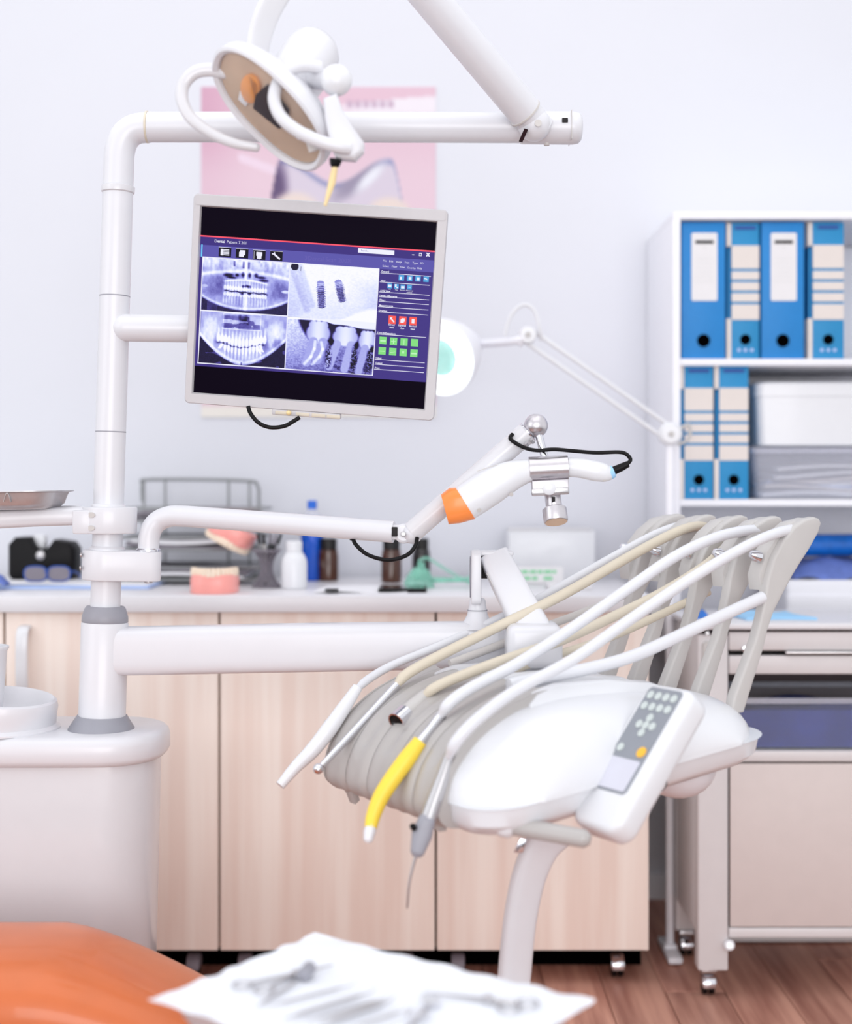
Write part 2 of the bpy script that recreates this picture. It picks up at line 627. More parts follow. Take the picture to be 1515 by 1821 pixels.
# silver saddle-shaped denture clasp with two pale stumps
top = 0.253 - 0.037 * np.cos((gx - 0.35) * 2 * math.pi / 0.45) + 0.22 * sst(0.34, 0.255, gx) + 0.22 * sst(0.81, 0.90, gx)
inside = sst(top - 0.004, top + 0.006, gy) * sst(0.25, 0.27, gx) * (1 - sst(0.875, 0.90, gx)) * (1 - sst(0.45, 0.46, gy))
c = mixc(c, inside, (226, 214, 230))
c = mixc(c, inside * np.exp(-((gy - top - 0.010) / 0.010) ** 2), (150, 152, 196))
c = mixc(c, ell(gx, gy, 0.31, 0.31, 0.055, 0.09, 0.5) * inside, (96, 72, 118))
c = mixc(c, ell(gx, gy, 0.66, 0.285, 0.11, 0.03, 0.6, -0.5) * inside, (160, 150, 176))
c = mixc(c, ell(gx, gy, 0.72, 0.275, 0.07, 0.018, 0.6, -0.6) * inside, (246, 246, 255))
c = mixc(c, ell(gx, gy, 0.40, 0.375, 0.10, 0.055, 0.25), (244, 226, 218))
c = mixc(c, ell(gx, gy, 0.80, 0.385, 0.09, 0.05, 0.25), (244, 226, 218))
c = mixc(c, sst(0.955, 0.975, gy), (250, 244, 236))
pr = thing('wall_poster', 'pink poster of a silver dental bridge on the back wall, partly behind the monitor', 'poster',
           ((PX0 + PX1) / 2, WALL_Y - 0.003, PZ0))
obj('backing', box(((PX0 + PX1) / 2, WALL_Y - 0.002, (PZ0 + PZ1) / 2), (PX1 - PX0, 0.004, PZ1 - PZ0)), PAPER, pr, smooth=0)
obj('print', grid(nx, ny, lambda a, b: (PX0 + a * (PX1 - PX0), WALL_Y - 0.0046, PZ1 - b * (PZ1 - PZ0))), PINKBG, pr, cols=lin(c) * .80, smooth=0, recalc=False)

# ================================================================== wall shelf with binders
SY0, SY1 = 3.36, 3.745
SX0, SX1 = 0.590, 1.46
sh = thing('wall_shelf', 'open white shelf unit on the right holding blue binders and boxes', 'shelf', ((SX0 + SX1) / 2, 3.55, 0.70))
for x in (SX0 + 0.009, SX1 - 0.009):
    obj('side_panel', box((x, (SY0 + SY1) / 2, 1.22), (0.018, SY1 - SY0, 1.04), 0.001), SHELFW, sh)
obj('back_panel', box(((SX0 + SX1) / 2, SY1 - 0.004, 1.22), (SX1 - SX0 - 0.036, 0.006, 1.03)), SHELFW, sh)
SHZ = [0.735, 1.069, 1.405]
for z in SHZ:
    obj('shelf_board', box(((SX0 + SX1) / 2, (SY0 + SY1) / 2 - 0.004, z - 0.008), (SX1 - SX0 - 0.037, SY1 - SY0 - 0.010, 0.016), 0.001), SHELFW, sh)
obj('hidden_light_block', box((1.06, 3.56, .355), (.78, .36, .70), .002), TROLW, sh)  # unseen box added to block light and darken the space under the trolley
obj('top_board', box(((SX0 + SX1) / 2, (SY0 + SY1) / 2, 1.748), (SX1 - SX0, SY1 - SY0, 0.018), 0.001), SHELFW, sh)


def binder(x0, x1, z0, z1, y0, label, group, lean=0.0):
    """wide lever arch binder, spine towards the room"""
    xm = (x0 + x1) / 2
    r = thing('lever_arch_binder', label, 'binder', (xm, y0 + 0.14, z0), group)
    obj('cover', comb(box((x0 + 0.002, y0 + 0.145, (z0 + z1) / 2), (0.004, 0.288, z1 - z0), 0.001),
                      box((x1 - 0.002, y0 + 0.145, (z0 + z1) / 2), (0.004, 0.288, z1 - z0), 0.001)), BLUEB, r)
    s = obj('spine', box((xm, y0 + 0.003, (z0 + z1) / 2), (x1 - x0, 0.005, z1 - z0), 0.0015), BLUEB, r)
    obj('paper_block', box((xm, y0 + 0.15, (z0 + z1) / 2), (x1 - x0 - 0.02, 0.24, z1 - z0 - 0.02)), PAPER, r)
    H = z1 - z0
    wl = 0.062
    lz0, lz1 = z1 - H * 0.575, z1 - H * 0.08
    lb = obj('spine_label', prism(rrect(-wl / 2, wl / 2, lz0, lz1, 0.004), 0.001, (xm + 0.002, y0 - 0.0004, 0), (1, 0, 0), (0, 0, 1), (0, 1, 0)), LABELW, r)
    obj('label_bar', box((xm + 0.002, y0 - 0.0012, lz1 - 0.022), (0.044, 0.0006, 0.0075)), HOLE, lb)
    obj('label_print', comb(prism([(-.004, .004), (.002, .001), (.004, -.004), (-.001, -.001)], 0.0006, (xm + 0.002, y0 - 0.0012, lz1 - 0.036), (1, 0, 0), (0, 0, 1), (0, 1, 0)),
                            *[box((xm + 0.002, y0 - 0.0012, lz1 - 0.062 - k * 0.011), (0.044, 0.0006, 0.0010)) for k in range(6)]), PENCIL, lb)
    obj('finger_hole', lathe([(0.0125, 0), (0.0155, -0.001), (0.0155, 0.0015), (0.012, 0.0015)], (xm, y0 - 0.0005, z0 + H * 0.135), (0, -1, 0)), HOLE, s)
    return r


def filebox(x0, x1, z0, z1, y0, label, group):
    """striped file box: cream edge on the left, blue spine with cream label bands"""
    xm = (x0 + x1) / 2
    r = thing('striped_file', label, 'binder', (xm, y0 + 0.14, z0), group)
    H = z1 - z0
    e = 0.011
    for zc_, hh in ((z1 - H * .085, H * .17), (z0 + H * .15, H * .30)):
        obj('edge_strip', box((x0 + e / 2, y0 + 0.145, zc_), (e, 0.288, hh), 0.001), LABELC, r)
    obj('edge_back', box((x0 + e / 2 + 0.002, y0 + 0.15, z0 + H * .565), (e - 0.004, 0.276, H * .53)), BLUEB2, r)
    s = obj('spine', box(((x0 + e + x1) / 2, y0 + 0.145, (z0 + z1) / 2), (x1 - x0 - e, 0.288, H), 0.001), BLUEB2, r)
    sx0, sx1 = x0 + e + 0.0005, x1 - 0.0005
    for a, b in ((0.165, 0.335), (0.355, 0.415), (0.435, 0.495), (0.515, 0.577), (0.597, 0.71)):
        obj('label_band', prism(rrect(sx0, sx1, z1 - H * b, z1 - H * a, 0.002), 0.001, (0, y0 - 0.0002, 0), (1, 0, 0), (0, 0, 1), (0, 1, 0)), LABELC, s)
    cx = (sx0 + sx1) / 2
    obj('slot', box((cx, y0 - 0.0004, z1 - H * 0.035), (0.050, 0.001, 0.008)), BLUED, s)
    obj('finger_hole', cyl((cx, y0 - 0.0016, z0 + H * .145), (cx, y0 + 0.001, z0 + H * .145), 0.0125), HOLE, s)
    obj('dot_print', comb(*[lathe([(0.0045, 0), (0.0045, 0.0006)], (cx + k * 0.0155, y0 - 0.0001, z0 + H * .068), (0, -1, 0), 10) for k in (-1, 0, 1)]), PAPERB, s)
    return r


BY = 3.375
S_ = F / BY
bx = lambda x: (x - CX) / S_
zt = 1.735
binder(bx(1212), bx(1290), 1.4055, zt, BY, 'wide blue binder with white spine label at the left end of the upper shelf', 'blue files on the shelf')
filebox(bx(1293), bx(1351), 1.4055, zt - .002, BY + .004, 'blue file with cream bands between the two wide blue binders', 'blue files on the shelf')
binder(bx(1354), bx(1430), 1.4055, zt, BY, 'second wide blue binder with white spine label, right of the first banded file', 'blue files on the shelf')
filebox(bx(1438), bx(1502), 1.4055, zt, BY + .006, 'blue file with cream bands at the right end of the upper shelf row', 'blue files on the shelf')
filebox(bx(1209), bx(1269), 1.0695, 1.389, BY + .003, 'left one of the two blue banded files on the middle shelf', 'blue files on the shelf')
filebox(bx(1270.5), bx(1331), 1.0695, 1.389, BY, 'right one of the two blue banded files, next to the white carton', 'blue files on the shelf')

# white lidded carton standing on a clear plastic box
cb = thing('clear_storage_box', 'clear plastic box of packets on the middle shelf under the white carton', 'box', (1.0, 3.53, 1.0695))
x0, x1 = bx(1338), bx(1338) + 0.42
z0, z1 = 1.0695, 1.192
pl = [((x0 + .016, 3.40), (x0, 3.385)), ]
rings = []
for zz_, g in ((z0, 0.014), (z1, 0.0)):
    rings.append([(px, py, zz_) for px, py in rrect(x0 + g, x1 - g, 3.385 + g, 3.68 - g, 0.02)])
for zz_, g in ((z1, 0.003), (z0 + .003, 0.017)):
    rings.append([(px, py, zz_) for px, py in rrect(x0 + g, x1 - g, 3.385 + g, 3.68 - g, 0.02)])
obj('tub', loft(rings), CLEARW, cb)
rim = [[(px, py, zz_) for px, py in rrect(x0 - e, x1 + e, 3.385 - e, 3.68 + e, 0.022)] for zz_, e in ((z1 - .012, .004), (z1, .005), (z1 + .0, -.004), (z1 - .012, -.003))]
obj('rim', loft(rim + [rim[0]], True, False), CLEARW, cb)
obj('lid', box(((x0 + x1) / 2, 3.5325, z1 + .003), (x1 - x0, .295, .004), .0015), CLEARW, cb)
for k in range(7):
    zc = z0 + .012 + .011 * k
    m_ = [PAPER, LABELC, PAPERB, PAPER, LABELC, PAPER, PAPER][k]
    o = obj('paper_packet', slab(12, 6, lambda a, b: (x0 + .035 + a * .30 + .006 * k, 3.42 + b * .2, zc + .012 * math.sin(a * 4 + k) * .6 + .006 * math.sin(b * 3 + k)), (0, 0, .006)), m_)
    tag(o, ['lowest sealed packet inside the clear plastic box', 'cream packet second from the bottom in the clear box',
            'bluish packet third from the bottom in the clear box', 'white packet in the middle of the clear box',
            'cream packet above the middle of the clear box', 'white packet second from the top in the clear box',
            'topmost white packet in the clear box'][k], 'packet', 'packets in the clear box')
wb = thing('white_carton', 'plain white carton with rounded corners on top of the clear plastic box', 'box', (1.02, 3.53, 1.1975))
x0 = bx(1351)
rings = []
for zz_, g in ((1.1975, .006), (1.20, .002), (1.322, -.004)):
    rings.append([(px, py, zz_) for px, py in rrect(x0 + g, x0 + .38 - g, 3.392 + g, 3.66 - g, .022)])
obj('body', loft(rings), WPLAST, wb)
rings = [[(px, py, zz_) for px, py in rrect(x0 - .006 + g, x0 + .386 - g, 3.386 + g, 3.666 - g, .024)] for zz_, g in ((1.318, 0), (1.346, .0), (1.352, .006))]
obj('lid', loft(rings), WPLAST, wb)

# things on the lowest shelf, seen above the trolley
zb = SHZ[0] + .0005
o = thing('grey_document_tray', 'stack of white trays at the lower right shelf, under the blue packet', 'tray', (1.06, 3.5, zb))
for k in range(3):
    z = zb + k * .036
    rings = [[(px, py, zz_) for px, py in rrect(.872 + g, 1.30 - g, 3.40 + g, 3.68 - g, .012)] for zz_, g in ((z, .004), (z + .06, 0), (z + .066, 0), (z + .066, .004), (z + .008, .008))]
    obj('tray', loft(rings), SHELFW, o)
zt_ = zb + 2 * .036 + .0665
o = obj('blue_packet', slab(26, 14, lambda a, b: (.895 + a * .34, 3.41 + b * .22, zt_ + .004 + .042 * (1 - (2 * a - 1) ** 8) * (1 - (2 * b - 1) ** 6) + .007 * math.sin(a * 17) * math.cos(b * 9)), (0, 0, .004)), NAVY2)
tag(o, 'blue cloth pack in clear film lying on the white trays', 'packet')
prf = [(.0005, 0), (.020, 0), (.026, .003), (.028, .012), (.0275, .09), (.028, .16), (.026, .17), (.008, .171), (.007, .166)]
o = obj('blue_roll', lathe(prf, (.925, 3.50, zt_ + .0795), (1, .15, 0), 24), FOIL)
tag(o, 'bright blue foil roll lying on top of the blue cloth pack', 'roll')

# ================================================================== white trolley
TY0, TY1 = 3.02, 3.335
TX0, TX1 = .585, 1.28
sT = F / TY0
tz = lambda y: EYE - (y - CY) / sT
tr = thing('metal_trolley', 'white metal trolley with drawers, open bay and cream door on the right', 'trolley', ((TX0 + TX1) / 2, 3.18, 0))
zl = tz(1727)
ztop = .806
for x in (TX0 + .032, TX1 - .032):
    obj('upright', comb(box((x, TY0 + .02, (zl + ztop) / 2 - .012), (.064, .04, ztop - zl - .026), .003)), TROLW, tr)
    obj('upright', comb(box((x, TY1 - .02, (zl + ztop) / 2 - .012), (.064, .04, ztop - zl - .026), .003)), TROLW, tr)
for x in (TX0 + .008, TX1 - .008):
    obj('side_panel', box((x, (TY0 + TY1) / 2, (zl + .06 + ztop) / 2), (.012, TY1 - TY0 - .084, ztop - zl - .09), .001), TROLW, tr)
obj('back_panel', box(((TX0 + TX1) / 2, TY1 - .008, .47), (TX1 - TX0 - .13, .008, .66)), mat('trolley_back_shade', (92, 78, 80), .7), tr)  # dark brown panel colour paints in the shadow of the open bay
obj('top', box(((TX0 + TX1) / 2, (TY0 + TY1) / 2, ztop - .006), (TX1 - TX0 + .02, TY1 - TY0 + .02, .014), .004), CTOP, tr)
xa, xb = TX0 + .066, TX1 - .066
for a, b in ((1124, 1157), (1166, 1199)):
    za, zb_ = tz(b), tz(a)
    d = obj('drawer', comb(box(((xa + xb) / 2, TY0 + .009, (za + zb_) / 2), (xb - xa, .016, zb_ - za), .003),
                           box(((xa + xb) / 2, TY0 + .15, (za + zb_) / 2 - .002), (xb - xa - .02, .26, zb_ - za - .008))), TROLW, tr)
    if a == 1124:
        obj('drawer_lock', cyl((xa + .034, TY0 + .002, za + .004), (xa + .034, TY0 - .006, za + .004), .007, bev=.001), CHROME, d)
        obj('pull_edge', box(((xa + xb) / 2 + .05, TY0 - .002, za - .004), (xb - xa - .14, .01, .006), .002), STEEL, d)
obj('rail', box(((xa + xb) / 2, TY0 + .02, (tz(1336) + tz(1355)) / 2), (xb - xa, .036, tz(1336) - tz(1355)), .002), TROLW, tr)
obj('shelf_plate', box(((xa + xb) / 2, (TY0 + TY1) / 2 + .01, tz(1338) - .003), (xb - xa, TY1 - TY0 - .06, .006)), TROLW, tr)
obj('bottom_rail', box(((xa + xb) / 2, TY0 + .02, (tz(1651) + tz(1668)) / 2), (xb - xa, .036, tz(1651) - tz(1668)), .002), TROLW, tr)
obj('bottom_plate', box(((xa + xb) / 2, (TY0 + TY1) / 2 + .01, tz(1660)), (xb - xa, TY1 - TY0 - .06, .006)), TROLW, tr)
obj('door', box(((xa + xb) / 2, TY0 + .010, (tz(1358.5) + tz(1649)) / 2), (xb - xa - .006, .016, tz(1358.5) - tz(1649)), .002), TROLD, tr)
obj('side_latch', prism(rrect(-.011, .011, -.036, .036, .010), .010, P(1258, 1170, TY0 - .004), (1, 0, 0), (0, 0, 1), (0, 1, 0), .002), WGREY, tr)
obj('latch_screw', comb(*[cyl(P(1258, y, TY0 - .006), P(1258, y, TY0 + .002), .004) for y in (1126, 1193)]), STEEL, tr)
obj('axle_end', comb(cyl(P(1297, 1681, TY0 - .012), P(1297, 1681, TY0 + .03), .0115, bev=.003)), WPLAST, tr)
obj('axle_bolt', cyl(P(1297, 1681, TY0 - .013), P(1297, 1681, TY0 - .004), .005), STEEL, tr)
for x in (TX0 + .026, TX1 - .026):
    for y in (TY0 + .03, TY1 - .03):
        caster(tr, x, y, zl + .001, .0195, metal=True)
# folded light blue cloth on the trolley
q = [PZ(1300, 1073, ztop + .001), PZ(1371, 1068, ztop + .001), PZ(1466, 1082, ztop + .001), PZ(1435, 1097, ztop + .001), PZ(1300, 1095, ztop + .001)]
o = obj('folded_cloth', slab(22, 12, lambda a, b: (.70 + a * .155 - b * .02 - .012 * a * b, 3.07 + b * .15 + .015 * math.sin(a * 3), ztop + .0075 + .003 * math.sin(a * 9 + b * 4) * b), (0, 0, .006)), SKYB)
tag(o, 'folded light blue cloth lying on the trolley top', 'cloth')
o = obj('blue_glove', slab(14, 10, lambda a, b: (.598 + a * .03, 3.10 + b * .05, ztop + .005 + .016 * math.sin(a * math.pi) * math.sin(b * math.pi)), (0, 0, .004)), FOIL)
tag(o, 'small bright blue crumpled wrapper at the left end of the trolley top', 'wrapper')
# clear box of navy cloth in the open bay
zf = tz(1336) + .0005
cx0, cx1, cy0, cy1 = xa + .008, xb - .02, TY0 + .012, TY1 - .05
cb = thing('clear_drawer_box', 'clear plastic box in the trolley bay holding navy cloth', 'box', ((cx0 + cx1) / 2, 3.17, zf))
h = .112
t_ = .003
obj('box_floor', box(((cx0 + cx1) / 2, (cy0 + cy1) / 2, zf + .0015), (cx1 - cx0, cy1 - cy0, .003)), CLEAR, cb)
obj('front_wall', box(((cx0 + cx1) / 2, cy0 + .0015, zf + h / 2), (cx1 - cx0, t_, h - .004)), CLEAR, cb)
obj('back_wall', box(((cx0 + cx1) / 2, cy1 - .0015, zf + h / 2), (cx1 - cx0, t_, h - .004)), CLEAR, cb)
for x in (cx0 + .0015, cx1 - .0015):
    obj('side_wall', box((x, (cy0 + cy1) / 2, zf + h / 2), (t_, cy1 - cy0 - .007, h - .004)), CLEAR, cb)
rim = [[(px, py, zz_) for px, py in rrect(cx0 - e, cx1 + e, cy0 - e, cy1 + e, .006)] for zz_, e in ((zf + h - .012, .002), (zf + h, .003), (zf + h, -.004), (zf + h - .012, -.003))]
obj('rim', loft(rim + [rim[0]], True, False), CLEARW, cb)
o = obj('navy_cloth_bundle', slab(40, 20, lambda a, b: (cx0 + .012 + a * (cx1 - cx0 - .024), cy0 + .008 + b * (cy1 - cy0 - .018),
     zf + .010 + .075 * (1 - (2 * a - 1) ** 10) * (1 - .5 * (2 * b - 1) ** 4) + .006 * math.sin(a * 13 + b * 5) + .004 * math.sin(b * 14 - a * 7)), (0, 0, .006)), NAVY)
tag(o, 'folded navy cloth filling the clear box in the trolley', 'cloth')
o2 = obj('navy_cloth_fold', slab(30, 12, lambda a, b: (cx0 + .014 + a * (cx1 - cx0 - .03), cy0 + .0055 + .004 * math.sin(a * 11 + b * 6) * (1 - abs(2 * b - 1)) * .4, zf + .005 + b * .08), (0, -.001, 0)), NAVY, o)

# ================================================================== things on the worktop
ZT = .8602


def bottle(name, label, x, yb, w, ytop, body, cap, hcap, neck=.45, group=None, wmat=None, shoulder=.22):
    d = F * (EYE - ZT) / (yb - CY)
    s = F / d
    c = P(x, yb, d)
    c[2] = ZT
    R = w / 2 / s
    H = (yb - ytop) / s
    r = thing(name, label, 'bottle', c, group)
    hb = H - hcap / s
    n = R * neck
    obj('glass' if 'amber' in body.name or 'dark' in body.name else 'body',
        lathe([(.0005, 0), (R * .9, 0), (R, R * .12), (R, hb * (1 - shoulder) - R * .3), (R * .93, hb * (1 - shoulder)), (n * 1.25, hb * .93), (n, hb * .96), (n, hb)], c), body, r)
    obj('cap', lathe([(n * 1.12, hb - .004), (n * 1.15, H - .003), (n * 1.0, H), (.0005, H)], c), cap, r)
    return r


bottle('white_bottle', 'white plastic bottle beside the wire pen holder', 523, 1047, 46, 962, WPLAST, WPLAST, 16, .55)
d_ = F * (EYE - ZT) / (1032 - CY)
cb_ = P(555, 1032, d_); cb_[2] = ZT
kk = d_ / F
r = thing('blue_bottle', 'tall clear bottle half full of blue liquid with blue cap, behind the camera arm', 'bottle', cb_)
obj('liquid', lathe([(.0005, 0), (19 * kk, 0), (20.5 * kk, 3 * kk), (20.5 * kk, 84 * kk), (.0005, 84 * kk)], cb_), BLUEL, r)
obj('bottle_wall', lathe([(20.5 * kk, 84 * kk), (20.5 * kk, 104 * kk), (17 * kk, 114 * kk), (9 * kk, 122 * kk), (7.5 * kk, 126 * kk), (7.5 * kk, 130 * kk)], cb_), CLEARW, r)
obj('cap', lathe([(8.5 * kk, 127 * kk), (8.5 * kk, 141 * kk), (7.5 * kk, 142 * kk), (.0005, 142 * kk)], cb_), BLUEC, r)
bottle('amber_bottle', 'brown glass bottle next to the tall blue bottle', 584, 1033, 36, 957, AMBER, CAPB, 17, .75, 'brown bottles on the worktop', shoulder=.15)
bottle('amber_bottle', 'brown glass bottle below the joint of the camera arm', 696, 1036, 36, 957, AMBER, CAPB, 17, .75, 'brown bottles on the worktop', shoulder=.15)
bottle('dark_bottle', 'nearly black bottle beside the pale green mask', 749, 1031, 33, 957, DARKB, CAPB, 16, .7, 'brown bottles on the worktop', shoulder=.2)
bottle('dark_bottle', 'narrow black bottle behind the white bottle', 541, 1031, 22, 970, DARKB, CAPB, 12, .7, shoulder=.2)


# denture models
def denture(label, o, ex, ey, ez, W, D, H, teeth_up=True):
    """half-oval gum block with a row of single teeth along its edge"""
    r = thing('denture_model', label, 'dental model', o, 'denture models')
    o = np.asarray(o, float)
    L = lambda a, b, c: o + np.asarray(ex) * a + np.asarray(ey) * b + np.asarray(ez) * c
    out = [(W / 2 * math.copysign(abs(math.cos(t)) ** .6, math.cos(t)), -D * .35 + D * (abs(math.sin(t)) ** .7) * (1 if math.sin(t) >= 0 else -.25)) for t in np.linspace(0, 2 * math.pi, 40, endpoint=False)]
    hg = H * .72
    rings = [[L(a * k, b * k, z) for a, b in out] for z, k in ((0, .97), (.003, 1), (hg * .75, 1.0), (hg, .93), (hg + .001, .7), (hg - .008, .55))]
    obj('gum_base', loft(rings), PINKG, r)
    for k in range(14):
        t = math.radians(8 + 164 * k / 13)
        a, b = W / 2 * .88 * math.cos(t), -D * .35 + D * .92 * abs(math.sin(t)) ** .8
        wv = W * .062 * (1.2 if k in (0, 1, 2, 11, 12, 13) else 1)
        c0 = L(a, b, hg * .9)
        obj('tooth', sweep([c0, c0 + np.asarray(ez) * (H - hg) * .6, c0 + np.asarray(ez) * (H - hg) * 1.2], [wv * .85, wv, wv * .7], seg=8, p=3, rnd=False), TEETH, r)
    return r


d0 = F * (EYE - ZT) / (1056 - CY)
denture('pink denture model standing on the worktop, teeth up', (P(376, 1056, d0)[0], d0 + .035, ZT), (1, 0, 0), (0, -1, 0), (0, 0, 1), .108, .075, .058)
ct, st = math.cos(math.radians(-28)), math.sin(math.radians(-28))
denture('pink denture model tipped over on the wire letter tray, teeth facing down', P(418, 935, 3.36), (ct, 0, st), (0, -1, 0), (st * 1.0, 0, -ct), .115, .075, .052)

# wire letter tray with papers
lt = thing('wire_letter_tray', 'grey wire letter tray with tiers of papers behind the camera arm', 'letter tray', (P(345, 1038, 3.45)[0], 3.5, ZT))
xl, xr = P(218, 0, 3.45)[0], P(440, 0, 3.45)[0]
ya, yb2 = 3.42, 3.66
zs = [ZT + .012, ZT + .085, ZT + .155]
wr = .0032
for x in (xl + .004, xl + .06, xr - .08, xr - .025):
    obj('upright', sweep([(x, yb2 + .03, ZT), (x, yb2 + .03, ZT + .255)], wr, seg=8), WIRE, lt)
obj('top_rail', sweep(spline([(xl, yb2 + .03, ZT + .20), (xl, yb2 + .03, ZT + .245), (xl + .02, yb2 + .03, ZT + .258), (xr - .04, yb2 + .03, ZT + .255), (xr - .004, yb2 + .03, ZT + .24), (xr, yb2 + .03, ZT + .19), (xr + .005, yb2 + .03, ZT)], 5), .0042, seg=8), WIRE, lt)
for k, z in enumerate(zs):
    e = .0
    fr = [(xl - e, ya), (xr + .035, ya), (xr + .035, yb2), (xl - e, yb2), (xl - e, ya)]
    tier = obj('tier', comb(*[sweep([(fr[i][0], fr[i][1], z + hh), (fr[i + 1][0], fr[i + 1][1], z + hh)], wr, seg=8) for i in range(4) for hh in (0, .03)]), WIRE, lt)
    obj('mesh_floor', comb(*[sweep([(x, ya, z), (x, yb2, z)], .0014, seg=6) for x in np.linspace(xl, xr + .03, 16)],
                           *[sweep([(xl, y, z), (xr + .03, y, z)], .0014, seg=6) for y in np.linspace(ya, yb2, 8)]), WIRE, tier)
    for q_ in range(2):
        m_ = [PAPER, DGREY, DGREY][k] if q_ == 0 else [DGREY, PAPER, DGREY][k]
        zz_ = z + .006 + q_ * .014
        o = obj('paper_stack' if m_ is PAPER else 'document_folder', slab(14, 6, lambda a, b: (xl + .012 + a * (xr - xl - .02) + .012 * q_, ya + .012 + b * .21, zz_ + .008 + .006 * math.sin(a * 4 + k * 2 + q_)), (0, 0, .010)), m_)
        tag(o, [['pale papers in the lowest wire tier', 'dark folder on the papers of the lowest wire tier'],
                ['dark folder at the bottom of the middle wire tier', 'pale papers on the folder in the middle wire tier'],
                ['dark folder at the bottom of the top wire tier', 'dark folder lying uppermost in the wire letter tray']][k][q_], 'papers' if m_ is PAPER else 'folder')

# twisted wire pen holder with pens
c = PZ(474, 1045, ZT)
hp = .088
ph = thing('pen_holder', 'waisted dark wire pen holder between the denture models and the white bottle', 'pen holder', c)
for k in range(16):
    a0 = 2 * math.pi * k / 16
    for sg in (1, -1):
        pth = []
        for t in np.linspace(0, 1, 7):
            a = a0 + sg * t * 2.4
            rr = .013 + .020 * (2 * t - 1) ** 2
            pth.append(c + V3(rr * math.cos(a), rr * math.sin(a), .003 + t * hp))
        obj('wire', sweep(pth, .0016, seg=5), DGREY, ph)
for z, rr in ((.003, .033), (hp, .033)):
    obj('hoop', lathe([(rr - .002, z - .002), (rr + .002, z - .002), (rr + .002, z + .002), (rr - .002, z + .002), (rr - .002, z - .002)], c), DGREY, ph)
obj('base', lathe([(.0005, 0), (.032, 0), (.032, .003), (.0005, .003)], c), DGREY, ph)
for k, (dx, dy, m_, nm) in enumerate([(-.022, .006, WIRE, 'grey'), (-.006, -.01, WGREY, 'pale'), (.010, .008, BLACK, 'black'), (.024, -.004, BLACK, 'thick black'), (.034, .010, GREYP, 'leaning grey')]):
    b0 = c + V3(-dx * .25, -dy * .3, .006)
    t0 = c + V3(dx, dy, hp + .040)
    r = thing('pen', '%s pen standing in the wire pen holder' % nm, 'pen', b0, 'pens in the holder')
    obj('barrel', cyl(b0, b0 + (t0 - b0) * .8, .0038, seg=10), m_, r)
    obj('cap', cyl(b0 + (t0 - b0) * .8, t0, .0042, .003, seg=10), BLACK if m_ is not BLACK else DGREY, r)

# black loupe mask with blue safety glasses on a pad
c = PZ(70, 1036, ZT)
pd = obj('paper_pad', box((P(110, 0, 3.3)[0], 3.40, ZT + .004), (.42, .26, .008), .002), PAPERB)
tag(pd, 'blue-edged paper pad lying under the black visor', 'pad')
pd2 = obj('top_sheet', slab(10, 6, lambda a, b: (P(110, 0, 3.3)[0] - .2 + a * .40, 3.285 + b * .23, ZT + .0106 + .002 * math.sin(a * 5)), (0, 0, .002)), PAPER, pd)
vz = ZT + .0135
s34 = F / 3.42
vis = thing('black_visor', 'black padded visor box with a notch in its top, far left of the worktop', 'visor', (P(70, 0, 3.42)[0], 3.46, vz))
hv = .105
wv = .162
out = [(-wv / 2 + .006, 0), (wv / 2 - .006, 0), (wv / 2, .01), (wv / 2, hv * .7), (wv / 2 - .012, hv * .86), (.03, hv * .92), (.016, hv * .74), (-.002, hv * .66), (-.016, hv * .78), (-.026, hv * .98), (-wv / 2 + .016, hv * .97), (-wv / 2, hv * .8), (-wv / 2, .01)]
obj('padded_shell', prism(out, .09, (P(71, 0, 3.42)[0], 3.47, vz), (1, 0, 0), (0, 0, 1), (0, 1, 0), .012, 3), BLACK, vis)
obj('rivet', ball((P(71, 0, 3.42)[0] + .0, 3.424, vz + .058), .012, sy=.5), STEEL, vis)
obj('top_clip', box((P(62, 0, 3.42)[0], 3.47, vz + hv * .86), (.03, .03, .035), .006), WPLAST, vis)
gl = thing('safety_glasses', 'blue-framed safety glasses in front of the black visor', 'glasses', (P(85, 0, 3.33)[0], 3.34, ZT + .0132))
for k, x in enumerate((P(62, 0, 3.33)[0], P(103, 0, 3.33)[0])):
    ol = [(.026 * math.copysign(abs(math.cos(t)) ** .7, math.cos(t)), .017 * math.copysign(abs(math.sin(t)) ** .7, math.sin(t))) for t in np.linspace(0, 2 * math.pi, 24, endpoint=False)]
    cc = V3(x, 3.335 + .004 * k, ZT + .0325)
    obj('lens', prism(ol, .002, cc, (1, 0, 0), (0, 0, 1), (0, 1, 0)), DGREY, gl)
    obj('frame', sweep([cc + V3(a * 1.03, 0, b * 1.05) for a, b in ol] + [cc + V3(ol[0][0] * 1.03, 0, 0)], .0022, seg=6), BLUED, gl)
    sx = -1 if k == 0 else 1
    obj('temple', sweep(spline([cc + V3(sx * .027, 0, .004), cc + V3(sx * .031, .02, .004), cc + V3(sx * .03, .075, -.006), cc + V3(sx * .026, .095, -.017)], 4), .0022, seg=6), BLUED, gl)
cl_ = P(82.5, 0, 3.335)[0]
obj('bridge', sweep(spline([(cl_ - .004, 3.336, ZT + .036), (cl_, 3.334, ZT + .041), (cl_ + .004, 3.337, ZT + .036)], 4), .0024, seg=6), BLUED, gl)
o = obj('blue_wrapper', slab(16, 10, lambda a, b: (P(-25, 0, 3.25)[0] + a * .05, 3.22 + b * .05, ZT + .022 + .014 * math.sin(a * math.pi) * math.sin(b * math.pi) + .004 * math.sin(a * 11)), (0, 0, .005)), NAVY2)
o.location.z = ZT + .0126
tag(o, 'crumpled blue wrapper at the left edge of the paper pad', 'wrapper')

